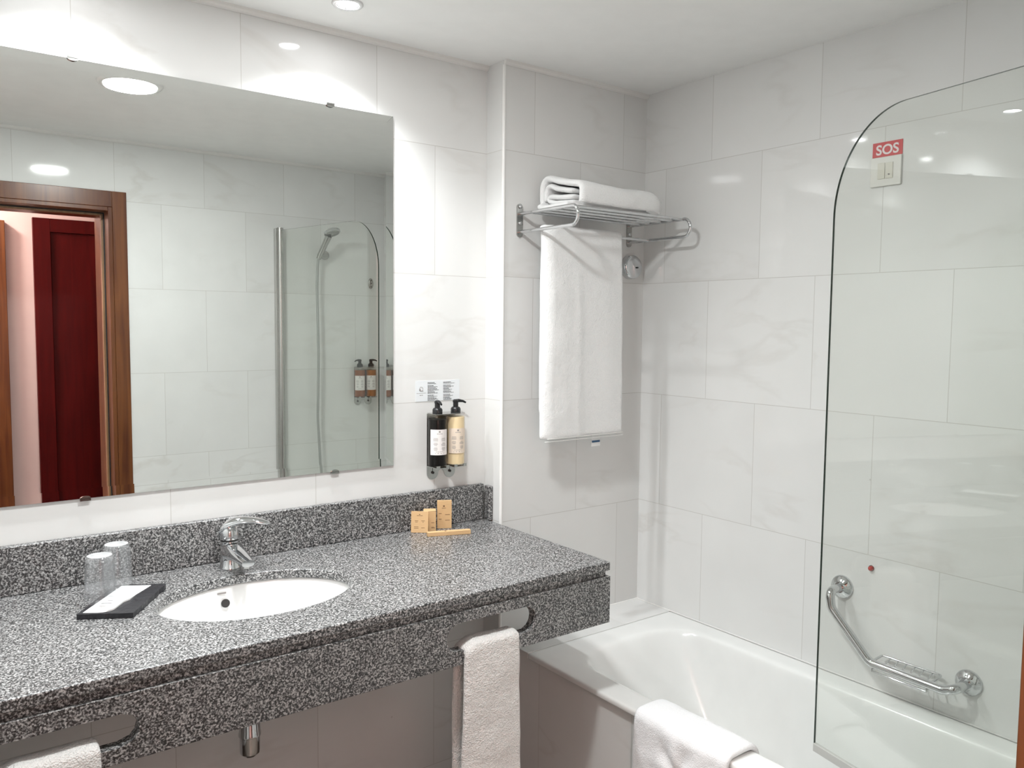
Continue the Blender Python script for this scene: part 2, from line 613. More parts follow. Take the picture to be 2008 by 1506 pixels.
def cove(name, p0, p1, inward):
    """small rounded bead between tiles and ceiling"""
    bm = bmesh.new()
    a, b, q = Vector(p0), Vector(p1), Vector(inward)
    prof = [(0, 0), (0.004, 0), (0.009, 0.003), (0.012, 0.008), (0.013, ZC-ZT), (0, ZC-ZT)]
    r0 = [bm.verts.new(a + q*u + Vector((0, 0, v))) for u, v in prof]
    r1 = [bm.verts.new(b + q*u + Vector((0, 0, v))) for u, v in prof]
    n = len(prof)
    for i in range(n):
        bm.faces.new((r0[i], r0[(i+1) % n], r1[(i+1) % n], r1[i]))
    bm.faces.new(r0[::-1]); bm.faces.new(r1)
    return struct(mobj(name, bm, M_COVE))
cove('trim_1', (XL, 0, ZT), (0, 0, ZT), (0, -1, 0))
cove('trim_2', (0, -D, ZT), (XR, -D, ZT), (0, -1, 0))
cove('trim_3', (XL, YF, ZT), (XR, YF, ZT), (0, 1, 0))
# slim white corner bead on the pier edge
bm = bmesh.new()
lathe(bm, [(0.006, 0), (0.006, ZT-0.0)], (0.003, -D+0.003, 0), n=16)
struct(mobj('trim_4', bm, M_TRIMW, smooth=True, angle=40))

# ------------------------------------------------------------------ bathroom door frame
fr = bpy.data.objects.new('door_1', None); link(fr); struct(fr)
fr.location = ((JL+JR)/2, YF, 0)
def fpart(name, dims, mat, bev=0.002):
    o = boxobj(name, dims, mat, None, bev)
    o.parent = fr
    o.matrix_parent_inverse = Matrix.Translation(-fr.location)
    return o
CT, CW = 0.009, 0.061
fpart('casing', (JR, JR+CW, YF, YF+CT, 0, DH+0.072), M_WOOD)
fpart('casing', (JL-CW, JL, YF, YF+CT, 0, DH+0.072), M_WOOD)
fpart('casing', (JL, JR, YF, YF+CT, DH, DH+0.072), M_WOOD)
fpart('jamb', (JR-0.018, JR, YJ-0.01, YF+0.006, 0, DH), M_WOOD)
fpart('jamb', (JL, JL+0.018, YJ-0.01, YF+0.006, 0, DH), M_WOOD)
fpart('jamb', (JL+0.018, JR-0.018, YJ-0.01, YF+0.006, DH-0.018, DH), M_WOOD)
fpart('door_stop', (JR-0.030, JR-0.018, -2.060, -2.030, 0, DH-0.018), M_WOODL, 0.001)
fpart('door_stop', (JL+0.018, JL+0.030, -2.060, -2.030, 0, DH-0.018), M_WOODL, 0.001)
fpart('door_stop', (JL+0.030, JR-0.030, -2.060, -2.030, DH-0.030, DH-0.018), M_WOODL, 0.001)
fpart('rubber_seal', (JR-0.022, JR-0.018, -2.03, -2.018, 0, DH-0.018), M_RUBBER, 0)
fpart('rubber_seal', (JL+0.022, JR-0.022, -2.03, -2.018, DH-0.022, DH-0.018), M_RUBBER, 0)

# red panelled wardrobe door across the corridor
rd = thing('wardrobe_door', 'dark red panelled door on the pink corridor wall, seen reflected in the mirror', 'door', (-0.55, YH+0.02, 0))
x0, x1, zt = -0.40, 0.36, 2.078
def rpart(name, d, bev=0.002):
    return boxobj(name, d, M_RED, rd, bev)
rpart('stile', (x0, x0+0.085, 0, 0.035, 0.005, zt))
rpart('stile', (x1-0.085, x1, 0, 0.035, 0.005, zt))
rpart('rail', (x0+0.085, x1-0.085, 0, 0.034, zt-0.075, zt))
rpart('rail', (x0+0.085, x1-0.085, 0, 0.034, 0.005, 0.16))
rpart('panel', (x0+0.085, x1-0.085, 0, 0.022, 0.16, zt-0.075), 0.004)
bm = bmesh.new()
lathe(bm, [(0.022, 0), (0.022, 0.006), (0.008, 0.008), (0.008, 0.05)], (x1-0.04, 0.035, 1.0), (0, 1, 0), 20)
tube(bm, [(x1-0.04, 0.082, 1.0), (x1-0.15, 0.082, 1.0)], 0.008)
mobj('handle', bm, M_CHROME, rd, True, 40)
struct(boxobj('trim_5', (-1.19, -1.082, YH, YH+0.05, 0, 2.05), M_WOOD, None, 0.003))
struct(boxobj('baseboard_corridor', (-1.082, -0.955, YH, YH+0.012, 0, 0.10), M_WOOD, None, 0.002))

# ------------------------------------------------------------------ lights
def spotlight(x, y, label):
    t = thing('recessed_spotlight', label, 'spotlight', (x, y, ZC), 0, 'spotlights over the washbasin wall')
    bm = bmesh.new()
    lathe(bm, [(0.030, 0), (0.030, -0.004), (0.033, -0.006), (0.038, -0.005), (0.041, -0.002), (0.041, 0)], n=40, cap0=False, cap1=False)
    mobj('ring', bm, M_RING, t, True, 50)
    bm = bmesh.new()
    lathe(bm, [(0.030, -0.003), (0.0285, -0.002), (0.028, -0.001)], n=40, cap0=False, cap1=False)
    mobj('reflector', bm, M_CHROME, t, True)
    bm = bmesh.new()
    lathe(bm, [(0.028, -0.0012), (0.017, -0.0030), (0.0001, -0.0040)], n=32, cap0=False, cap1=True)
    mobj('bulb', bm, M_LAMP, t, True)
    ld = bpy.data.lights.new('spot_beam', 'SPOT')
    ld.energy = SPOT_W
    ld.spot_size = radians(126)
    ld.spot_blend = 0.8
    ld.shadow_soft_size = 0.02
    ld.color = (0.95, 0.985, 1.0)
    lo = bpy.data.objects.new('spot_beam', ld)
    link(lo, t)
    lo.location = (0, 0, -0.028)
    return t
spotlight(-0.585, -0.20, 'chrome recessed spotlight in the ceiling at the top edge, right of the mirror middle')
spotlight(-1.22, -0.18, 'chrome recessed spotlight above the left part of the mirror, beyond the frame')
t = thing('ceiling_lamp', 'big round glowing ceiling lamp, seen reflected near the top of the mirror', 'ceiling lamp', (-0.875, -0.945, ZC))
bm = bmesh.new()
lathe(bm, [(0.088, 0), (0.088, -0.006), (0.094, -0.008), (0.104, -0.006), (0.108, 0)], n=48, cap0=False, cap1=False)
mobj('ring', bm, M_TRIMW, t, True, 50)
bm = bmesh.new()
lathe(bm, [(0.088, -0.002), (0.06, -0.006), (0.0001, -0.008)], n=48, cap0=False, cap1=True)
mobj('diffuser', bm, M_LAMPC, t, True)
ld = bpy.data.lights.new('lamp_beam', 'AREA')
ld.shape = 'DISK'; ld.size = 0.17; ld.energy = CENTRE_W; ld.color = (0.965, 1.0, 1.0)
lo = bpy.data.objects.new('lamp_beam', ld)
link(lo, t)
lo.location = (0, 0, -0.012)
# corridor lamp, out of sight above the corridor
t = thing('corridor_lamp', 'small round corridor lamp on the ceiling outside the bathroom door', 'ceiling lamp', (-1.75, -2.72, ZH))
bm = bmesh.new()
lathe(bm, [(0.11, 0), (0.11, -0.02), (0.08, -0.05), (0.0001, -0.06)], n=40, cap0=True, cap1=True)
mobj('globe', bm, M_LAMPC, t, True, 60)
ld = bpy.data.lights.new('hall_beam', 'AREA')
ld.shape = 'DISK'; ld.size = 0.25; ld.energy = HALL_W; ld.color = (1.0, 0.86, 0.80)
lo = bpy.data.objects.new('hall_beam', ld)
link(lo, t)
lo.location = (0, 0, -0.07)

# ------------------------------------------------------------------ vanity
van = thing('vanity_counter', 'long speckled grey granite vanity counter with apron and towel slots under the mirror', 'counter', (0, 0, 0))
XC0, XC1, YC = XL+0.001, -0.012, -0.626
BX, BY, BA, BB = -0.885, -0.325, 0.228, 0.163
def ell(a):
    if a is None: return (BX, BY)
    r = BA*BB/math.sqrt((BB*cos(a))**2+(BA*sin(a))**2)
    return (BX+r*cos(a), BY+r*sin(a))
bm = bmesh.new()
plate_hole(bm, lambda u, v, w: (u, v, w), XC0, XC1, YC, -0.001, ell, 0.836, 0.86, 'tblr', 96)
top = mobj('worktop', bm, M_GR, van)
bevel(top, 0.006, 3, 60)
# narrow right-hand piece meeting the pier
boxobj('worktop_lip', (XC0, XC1-0.010, YC+0.011, YC+0.03, 0.8196, 0.8362), M_GR, van)
# apron with stadium slots
def stad(uc, vc, hl, r):
    def f(a):
        if a is None: return (uc, vc)
        dx, dy = cos(a), sin(a)
        t = r/abs(dy) if abs(dy) > 1e-9 else 1e9
        if abs(dx*t) <= hl: return (uc+dx*t, vc+dy*t)
        s = 1 if dx > 0 else -1
        # ray hits end circle
        b = dx*s*hl
        t = b + math.sqrt(max(0, b*b-hl*hl+r*r))
        return (uc+dx*t, vc+dy*t)
    return f
bm = bmesh.new()
Pm = lambda u, v, w_: (u, w_, v)
z0, z1 = 0.690, 0.8195
ya, yb = YC+0.0005, YC+0.030
def solid(u0, u1):
    for w_ in (ya, yb):
        bm.faces.new([bm.verts.new(Pm(u, v, w_)) for u, v in ((u0, z0), (u1, z0), (u1, z1), (u0, z1))])
    for v in (z0, z1):
        bm.faces.new([bm.verts.new(Pm(u, v, w_)) for u, w_ in ((u0, ya), (u1, ya), (u1, yb), (u0, yb))])
def capx(u):
    bm.faces.new([bm.verts.new(Pm(u, v, w_)) for v, w_ in ((z0, ya), (z1, ya), (z1, yb), (z0, yb))])
cells = [(-1.51, -1.20, -1.353, 0.750), (-0.57, -0.24, -0.405, 0.760)]
solid(XC0, -1.51)
plate_hole(bm, Pm, -1.51, -1.20, z0, z1, stad(-1.353, 0.752, 0.105, 0.031), ya, yb)
solid(-1.20, -0.57)
plate_hole(bm, Pm, -0.57, -0.24, z0, z1, stad(-0.407, 0.759, 0.100, 0.034), ya, yb)
solid(-0.24, XC1)
capx(XC0); capx(XC1)
bmesh.ops.remove_doubles(bm, verts=bm.verts, dist=1e-5)
bevel(mobj('apron', bm, M_GR, van), 0.0015, 2, 60)
boxobj('end_panel', (XC1-0.028, XC1, yb, -0.12, 0.700, 0.8195), M_GR, van, 0.0015)
bs = boxobj('backsplash', (XC0, -0.0165, -0.022, -0.0008, 0.8602, 0.978), M_GR, van, 0.003, 3)
boxobj('side_splash', (-0.0175, -0.0005, -0.052, -0.0225, 0.8602, 0.974), M_GR, van, 0.004, 3)

# washbasin
wb = thing('washbasin', 'oval white porcelain washbasin sunk in the granite counter below the mirror', 'washbasin', (BX, BY, 0.835))
bm = bmesh.new()
rings = []
prof = [(1.10, 0), (1.018, 0.0), (1.0, -0.004), (0.985, -0.02), (0.955, -0.05), (0.90, -0.085), (0.78, -0.118), (0.58, -0.138), (0.3, -0.147), (0.09, -0.150)]
nn = 72
for s, h in prof:
    rings.append([bm.verts.new(((BA+0.006)*s*cos(2*pi*i/nn), (BB+0.006)*s*sin(2*pi*i/nn), h)) for i in range(nn)])
for a, b in zip(rings, rings[1:]):
    for i in range(nn):
        bm.faces.new((a[i], a[(i+1) % nn], b[(i+1) % nn], b[i]))
bm.faces.new(rings[-1])
bowl = mobj('bowl', bm, M_PORC, wb, True)
sm = bowl.modifiers.new('thick', 'SOLIDIFY'); sm.thickness = 0.008; sm.offset = -1
bm = bmesh.new()
# overflow hole with its rim in the rear wall of the bowl
oy = (BB+0.006)*0.962
lathe(bm, [(0.0105, 0), (0.0105, 0.004)], (-0.030, oy-0.006, -0.040), (0, -1, 0.25), 24)
mobj('overflow_hole', bm, M_HOLE, wb, True, 40)
bm = bmesh.new()
box(bm, -0.048, -0.026, oy-0.0015, oy-0.0005, -0.0165, -0.0125)
mobj('maker_mark', bm, M_INKS, wb)
bm = bmesh.new()
lathe(bm, [(0.024, -0.1495), (0.024, -0.147), (0.018, -0.145), (0.001, -0.144)], n=28)
mobj('drain', bm, M_CHROME, wb, True, 40)
# chrome bottle trap below
tr = thing('bottle_trap', 'chrome bottle trap hanging below the granite apron', 'drain trap', (-0.895, -0.28, 0.44))
bm = bmesh.new()
lathe(bm, [(0.006, 0.0), (0.017, 0.001), (0.0235, 0.008), (0.0245, 0.016), (0.0245, 0.050), (0.027, 0.052), (0.027, 0.058), (0.026, 0.06), (0.022, 0.115), (0.016, 0.12), (0.016, 0.235)], n=32)
mobj('cup', bm, M_CHROME, tr, True, 35)
bm = bmesh.new()
tube(bm, [(0, 0.018, 0.10), (0, 0.278, 0.10)], 0.014, 20)
lathe(bm, [(0.03, 0), (0.03, 0.004), (0.02, 0.012)], (0, 0.279, 0.10), (0, -1, 0), 28)
mobj('outlet_pipe', bm, M_CHROME, tr, True, 40)

# ------------------------------------------------------------------ faucet
FX, FY = -0.876, -0.085
fa = thing('mixer_tap', 'chrome single-lever mixer tap behind the washbasin', 'tap', (FX, FY, 0.8602))
bm = bmesh.new()
lathe(bm, [(0.027, 0), (0.027, 0.004), (0.0245, 0.007), (0.0235, 0.03), (0.0225, 0.055), (0.0235, 0.072), (0.0235, 0.0735)], n=36)
mobj('body', bm, M_CHROME, fa, True, 50)
bm = bmesh.new()
secs = [(0.0, 0.048, 0.022, 0.024), (-0.035, 0.051, 0.0245, 0.020), (-0.08, 0.049, 0.0225, 0.0135), (-0.12, 0.047, 0.0185, 0.0100), (-0.145, 0.0455, 0.0155, 0.0085)]
rings = []
n = 24
for (yy, zz, hw, hh) in secs:
    ring = []
    for i in range(n):
        a = 2*pi*i/n
        cx = math.copysign(abs(cos(a))**0.7, cos(a)); cz = math.copysign(abs(sin(a))**0.7, sin(a))
        ring.append(bm.verts.new((hw*cx, yy, zz+hh*cz)))
    rings.append(ring)
for a, b in zip(rings, rings[1:]):
    for i in range(n):
        bm.faces.new((a[i], a[(i+1) % n], b[(i+1) % n], b[i]))
bm.faces.new(rings[0][::-1]); bm.faces.new(rings[-1])
mobj('spout', bm, M_CHROME, fa, True, 60)
bm = bmesh.new()
lathe(bm, [(0.0105, 0), (0.0105, 0.012), (0.0085, 0.0125)], (0, -0.130, 0.043), (0, 0, -1), 24)
mobj('aerator', bm, M_CHROMED, fa, True, 40)
bm = bmesh.new()
lathe(bm, [(0.0222, 0.0735), (0.0222, 0.078)], n=32)
mobj('seam_ring', bm, M_RUBBER, fa, True, 40)
# lever: dome head and rising handle turned to the right
bm = bmesh.new()
lathe(bm, [(0.0240, 0.078), (0.0245, 0.085), (0.0235, 0.098), (0.019, 0.109), (0.010, 0.116), (0.0005, 0.118)], n=36)
mobj('head', bm, M_CHROME, fa, True, 60)
bm = bmesh.new()
dirv = Vector((0.84, -0.54, 0)).normalized(); side = Vector((-dirv.y, dirv.x, 0))
rings = []
L_ = [(-0.027, 0.088, 0.012, 0.003), (-0.021, 0.101, 0.021, 0.008), (-0.006, 0.115, 0.024, 0.012), (0.015, 0.123, 0.0235, 0.012), (0.04, 0.1265, 0.021, 0.0095), (0.065, 0.1255, 0.019, 0.0078), (0.088, 0.1215, 0.016, 0.006), (0.101, 0.118, 0.010, 0.004), (0.106, 0.1165, 0.003, 0.0015)]
for (s, h, hw, hh) in L_:
    rings.append([bm.verts.new(dirv*s + side*(hw*cos(2*pi*i/n)) + Vector((0, 0, h+hh*sin(2*pi*i/n)))) for i in range(n)])
for a, b in zip(rings, rings[1:]):
    for i in range(n):
        bm.faces.new((a[i], a[(i+1) % n], b[(i+1) % n], b[i]))
bm.faces.new(rings[0][::-1]); bm.faces.new(rings[-1])
mobj('lever', bm, M_CHROME, fa, True, 70)
for o in fa.children:
    pass

# ------------------------------------------------------------------ mirror
MX0, MX1, MZ0, MZ1 = -1.66, -0.347, 1.070, 2.124
mi = thing('wall_mirror', 'wide frameless mirror hanging on the marble wall above the counter', 'mirror', (0, -0.001, 0))
bm = bmesh.new()
BW, TL = 0.024, math.tan(radians(2.0))
yb_, yf_ = -0.0005, -0.005
def rect(x0, x1, z0, z1, y):
    return [bm.verts.new(p) for p in ((x0, y, z0), (x1, y, z0), (x1, y, z1), (x0, y, z1))]
back = rect(MX0, MX1, MZ0, MZ1, yb_)
inn = rect(MX0+BW, MX1-BW, MZ0+BW, MZ1-BW, yf_)
f = bm.faces.new(inn)
q = bm.faces.new(back[::-1]); q.material_index = 1
cor = ((MX0, MZ0), (MX1, MZ0), (MX1, MZ1), (MX0, MZ1))
for i, tilt in enumerate((TL, TL, -TL, TL)):          # bottom, right, top, left facets
    j = (i+1) % 4
    e0, e1 = [bm.verts.new((cor[k][0], yf_-BW*tilt, cor[k][1])) for k in (i, j)]
    bm.faces.new((e0, e1, inn[j], inn[i]))
    q = bm.faces.new((back[i], back[j], e1, e0)); q.material_index = 1
mobj('mirror_glass', bm, [M_MIRROR, M_DARKGL], mi)
for x, z, s in ((-1.20, MZ1, 1), (-0.548, MZ1, 1), (-0.541, MZ0, -1), (-1.20, MZ0, -1)):
    bm = bmesh.new()
    # little half-round chrome clip gripping the mirror edge
    n = 16
    fr_ = []; bk_ = []
    for k in range(n+1):
        a = pi*k/n
        px, pz = x+0.012*cos(a), z - s*0.006*sin(a)
        fr_.append(bm.verts.new((px, -0.009, pz))); bk_.append(bm.verts.new((px, -0.0058, pz)))
    for k in range(n):
        bm.faces.new((fr_[k], fr_[k+1], bk_[k+1], bk_[k]))
    bm.faces.new(fr_); bm.faces.new(bk_[::-1])
    bm.faces.new((fr_[0], bk_[0], bk_[-1], fr_[-1]))
    za, zb = sorted((z+s*0.0008, z+s*0.006))
    box(bm, x-0.012, x+0.012, -0.009, 0.0, za, zb)
    mobj('clip', bm, M_CHROMED, mi)

# ------------------------------------------------------------------ instruction sticker
st = thing('instruction_sticker', 'pale rectangular info sticker with small print above the black pump bottle', 'sticker', (-0.266, 0, 1.2615))
boxobj('film', (0, 0.164, -0.0009, -0.0002, 0, 0.066), M_FILM, st)
bm = bmesh.new()
rs = random.Random(3)
def line_(bm, x, z, wd, h, y0=-0.0013, y1=-0.0009, gap=0.0012):
    xx = x
    while xx < x+wd:
        l = rs.uniform(0.003, 0.008)
        l = min(l, x+wd-xx)
        if l > 0.0006:
            box(bm, xx, xx+l, y0, y1, z, z+h)
        xx += l+gap
z = 0.058
for blk in range(6):
    for c, x in enumerate((0.044, 0.102)):
        wd = rs.uniform(0.022, 0.036)
        line_(bm, x, z, wd, 0.0019)
        line_(bm, x, z-0.0034, wd+rs.uniform(0.004, 0.016), 0.0013)
        if blk in (1, 2, 4, 5):
            line_(bm, x, z-0.0060, rs.uniform(0.02, 0.03), 0.0010)
    z -= 0.0100
mobj('small_print', bm, M_INK, st)
bm = bmesh.new()
tube(bm, [(0.0205+0.0062*cos(a), -0.0012, 0.040+0.0062*sin(a)) for a in [2*pi*k/20 for k in range(20)]], 0.0006, 6, True)
box(bm, 0.0135, 0.0185, -0.0016, -0.0009, 0.0345, 0.0395)
box(bm, 0.0165, 0.028, -0.0016, -0.0009, 0.0325, 0.034)
line_(bm, 0.004, 0.0262, 0.034, 0.0010)
line_(bm, 0.015, 0.0195, 0.013, 0.0016)
mobj('emblem', bm, M_INKS, st)

# ------------------------------------------------------------------ soap dispensers
def bottle(name, x, y, z, ry, label, liquid, lab_mat, fill, spout_dir, cat='pump bottle', group=None, sgn=-1):
    """pump bottle; ry unused, sgn=-1 label faces -y, +1 faces +y"""
    t = thing(name, label, cat, (x, y, z), 0, group)
    R_, H = 0.0300, 0.162
    bm = bmesh.new()
    lathe(bm, [(0.024, 0.0), (R_-0.001, 0.002), (R_, 0.006), (R_, H-0.008), (R_-0.003, H-0.002), (0.016, H), (0.013, H+0.003)], n=40)
    mobj('bottle', bm, M_CLEARP, t, True, 40)
    bm = bmesh.new()
    lathe(bm, [(0.02, 0.0025), (R_-0.0025, 0.004), (R_-0.002, 0.008), (R_-0.002, fill), (0.001, fill+0.001)], n=40)
    mobj('liquid', bm, liquid, t, True, 40)
    # label wrapped round the front
    bm = bmesh.new()
    th = radians(58); n = 16; off = radians(18) if sgn < 0 else radians(26)
    za, zb = 0.040, 0.120
    prev = None
    for k in range(n+1):
        a = -th+2*th*k/n + off
        p = [bm.verts.new(((R_+e)*sin(-a)*1.0, sgn*(R_+e)*cos(a), zz)) for e in (0.0003, 0.0009) for zz in (za, zb)]
        if prev:
            bm.faces.new((prev[2], p[2], p[3], prev[3]))
            bm.faces.new((prev[0], prev[1], p[1], p[0]))
            bm.faces.new((prev[1], prev[3], p[3], p[1]))
            bm.faces.new((prev[0], p[0], p[2], prev[2]))
        prev = p
    mobj('label', bm, lab_mat, t, True, 40)
    # print on the label
    bm = bmesh.new()
    rq = random.Random(5)
    def arcbar(a0, a1, z0, z1):
        m = 3; pv = None
        for k in range(m+1):
            a = a0+(a1-a0)*k/m + off
            q = [bm.verts.new(((R_+0.0011)*sin(-a), sgn*(R_+0.0011)*cos(a), zz)) for zz in (z0, z1)]
            if pv: bm.faces.new((pv[0], q[0], q[1], pv[1]))
            pv = q
    arcbar(-0.09, 0.09, 0.111, 0.116)
    for k in range(5):
        arcbar(-0.28+0.12*k, -0.22+0.12*k, 0.1055, 0.1085)
    zz = 0.092
    for k in range(11):
        if k not in (3, 7):
            for s in (-1, 1):
                wd = rq.uniform(0.14, 0.26)
                arcbar(s*0.42-wd, s*0.42+wd, zz, zz+0.0014)
        zz -= 0.0037
    arcbar(-0.38, 0.38, 0.0500, 0.0512)
    arcbar(-0.46, 0.46, 0.0445, 0.0460)
    mobj('label_print', bm, M_INKS, t)
    # pump
    p = bpy.data.objects.new('pump', None)
    bm = bmesh.new()
    lathe(bm, [(0.0150, H+0.002), (0.0160, H+0.004), (0.0160, H+0.018), (0.0130, H+0.023), (0.0085, H+0.025), (0.0085, H+0.038), (0.0098, H+0.0385), (0.0100, H+0.044), (0.007, H+0.047), (0.001, H+0.0475)], n=28)
    d = Vector((cos(spout_dir), sin(spout_dir), 0))
    tube(bm, [d*-0.006+Vector((0, 0, H+0.0425)), d*0.010+Vector((0, 0, H+0.0435)), d*0.024+Vector((0, 0, H+0.0415)), d*0.034+Vector((0, 0, H+0.0365))], [0.0055, 0.0055, 0.004, 0.0028], 12)
    mobj('pump', bm, M_BLACK, t, True, 45)
    bpy.data.objects.remove(p)
    return t

def bracket(x, z, y, sgn, label, mat=None):
    """steel wall plate holding two bottles, with two lobes below"""
    t = thing('bottle_bracket', label, 'bracket', (x, y, z))
    mat = mat or M_CHROMED
    bm = bmesh.new()
    pts = []
    hw = 0.053
    pts += [(-hw, 0.212), (hw, 0.212), (hw, 0.03)]
    for s, c in ((1, 0.032), (-1, -0.032)):
        for k in range(13):
            a = (0 - pi*k/12)
            pts.append((c+0.021*cos(a), 0.022+0.022*sin(a)))
        if s == 1:
            pts += [(0.004, 0.030), (-0.004, 0.030)]
    pts.append((-hw, 0.03))
    f0 = [bm.verts.new((px, sgn*0.0006, pz)) for px, pz in pts]
    f1 = [bm.verts.new((px, sgn*0.0028, pz)) for px, pz in pts]
    n = len(pts)
    bm.faces.new(f0); bm.faces.new(f1)
    for i in range(n):
        bm.faces.new((f0[i], f0[(i+1) % n], f1[(i+1) % n], f1[i]))
    mobj('plate', bm, mat, t)
    bm = bmesh.new()
    ys = sorted((sgn*0.0028, sgn*0.058))
    # top strap with neck openings, drawn as two thin rails and a front edge
    box(bm, -hw, hw, ys[0], ys[1], 0.2135, 0.2150)
    mobj('strap', bm, mat, t)
    bm = bmesh.new()
    for c in (-0.032, 0.032):
        yy = sorted((sgn*0.0028, sgn*0.066))
        box(bm, c-0.022, c+0.022, yy[0], yy[1], 0.0445, 0.0460)
        for e in (-0.017, 0.017):
            yq = sorted((sgn*0.0640, sgn*0.0670))
            box(bm, c+e-0.006, c+e+0.006, yq[0], yq[1], 0.0445, 0.0530)
    mobj('shelf', bm, mat, t)
    for c in (-0.032, 0.032):
        bm = bmesh.new()
        lathe(bm, [(0.0042, 0), (0.0042, 0.004), (0.002, 0.0055)], (c, sgn*0.0028, 0.022), (0, sgn, 0), 16)
        box(bm, c-0.0007, c+0.0007, *sorted((sgn*0.0028, sgn*0.0034)), 0.024, 0.044)
        mobj('lock_screw', bm, M_BLACK, t)
    return t
DX = -0.172
bracket(DX, 1.010, 0, -1, 'shiny steel wall bracket holding the black and the cream pump bottle')
bottle('pump_bottle', DX-0.034, -0.0345, 1.057, 0, 'pump bottle filled with black gel in the wall bracket right of the mirror', M_DARKLIQ, M_LABEL, 0.150, radians(-100))
bottle('pump_bottle', DX+0.034, -0.0345, 1.057, 0, 'pump bottle of cream lotion in the wall bracket right of the mirror', M_CREAM, M_LABELC, 0.155, radians(-15))
SX = 0.505
bracket(SX, 1.052, YF, 1, 'steel bracket holding two amber pump bottles by the shower, seen in the mirror')
bottle('pump_bottle', SX-0.034, YF+0.0345, 1.099, 0, 'darker amber pump bottle by the shower, seen in the mirror', M_AMBER, M_LABEL, 0.150, radians(170), sgn=1)
bottle('pump_bottle', SX+0.034, YF+0.0345, 1.099, 0, 'lighter honey-coloured pump bottle nearest the screen edge, seen in the mirror', M_AMBER2, M_LABEL, 0.150, radians(20), sgn=1)

# ------------------------------------------------------------------ kraft boxes on the counter
ZCT = 0.8603
def kbox(name, p0, p1, depth, h, label, lean=0, printed='two', cat='box'):
    """p0,p1: front bottom edge left->right; depth goes behind"""
    a, b = Vector(p0+(0,)), Vector(p1+(0,))
    wdt = (b-a).length
    ang = math.atan2(b.y-a.y, b.x-a.x)
    t = thing(name, label, cat, (a.x, a.y, ZCT+depth*sin(lean)), ang, 'kraft amenity boxes on the counter')
    t.rotation_euler = (-lean, 0, ang)
    body = boxobj('carton', (0, wdt, 0, depth, 0, h), M_KRAFT, t, min(0.0008, depth/6))
    bm = bmesh.new()
    y0, y1 = -0.0003, 0.0002
    if printed == 'sachet':
        for fx, fz, fw in ((0.33, 0.79, 0.34), (0.22, 0.545, 0.2), (0.60, 0.545, 0.2), (0.24, 0.49, 0.15), (0.66, 0.49, 0.08), (0.18, 0.27, 0.26), (0.60, 0.22, 0.2), (0.18, 0.20, 0.26)):
            box(bm, fx*wdt, (fx+fw)*wdt, y0, y1, fz*h, fz*h+0.0011)
        box(bm, 0.46*wdt, 0.53*wdt, y0, y1, 0.84*h, 0.87*h)
    elif printed == 'tall':
        for fx, fz, fw in ((0.55, 0.49, 0.32), (0.10, 0.53, 0.2), (0.55, 0.29, 0.32), (0.10, 0.33, 0.2)):
            box(bm, fx*wdt, (fx+fw)*wdt, y0, y1, fz*h, fz*h+0.0014)
        box(bm, 0.40*wdt, 0.52*wdt, y0, y1, 0.78*h, 0.83*h)
        box(bm, 0.32*wdt, 0.60*wdt, y0, y1, 0.73*h, 0.735*h+0.0008)
    elif printed == 'cube':
        for fx, fz, fw in ((0.62, 0.42, 0.25), (0.62, 0.15, 0.3), (0.62, 0.19, 0.22)):
            box(bm, fx*wdt, (fx+fw)*wdt, y0, y1, fz*h, fz*h+0.0012)
    elif printed == 'stick':
        box(bm, 0.40*wdt, 0.44*wdt, 0.3*depth, 0.7*depth, h-0.0002, h+0.0003)
    mobj('print', bm, M_BROWNINK, t)
    return t
kbox('paper_sachet', (-0.307, -0.044), (-0.265, -0.077), 0.004, 0.066, 'flat kraft paper sachet standing at the left end of the small boxes', radians(6), 'sachet', 'sachet')
b2 = kbox('carton_box', (-0.266, -0.052), (-0.232, -0.070), 0.026, 0.062, 'small square kraft box in the middle, lid slightly open', 0, 'cube')
bm = bmesh.new()
wd = math.hypot(0.034, 0.018)
prev = None
for k in range(9):
    u = k/8
    zz = 0.0625 + 0.0045*sin(pi*u*0.75)*0.8
    q = [bm.verts.new((0.0003, 0.026*u, zz)), bm.verts.new((wd-0.0003, 0.026*u, zz)), bm.verts.new((0.0003, 0.026*u, zz+0.0007)), bm.verts.new((wd-0.0003, 0.026*u, zz+0.0007))]
    if prev:
        bm.faces.new((prev[2], q[2], q[3], prev[3])); bm.faces.new((prev[0], prev[1], q[1], q[0]))
        bm.faces.new((prev[0], q[0], q[2], prev[2])); bm.faces.new((prev[1], prev[3], q[3], q[1]))
    prev = q
mobj('lid_flap', bm, M_KRAFT, b2)
kbox('carton_box', (-0.213, -0.046), (-0.173, -0.068), 0.011, 0.089, 'tallest kraft box, standing at the back against the granite splash', radians(0), 'tall')
kbox('carton_box', (-0.290, -0.117), (-0.162, -0.161), 0.018, 0.0125, 'long thin kraft box lying in front of the other boxes', 0, 'stick')

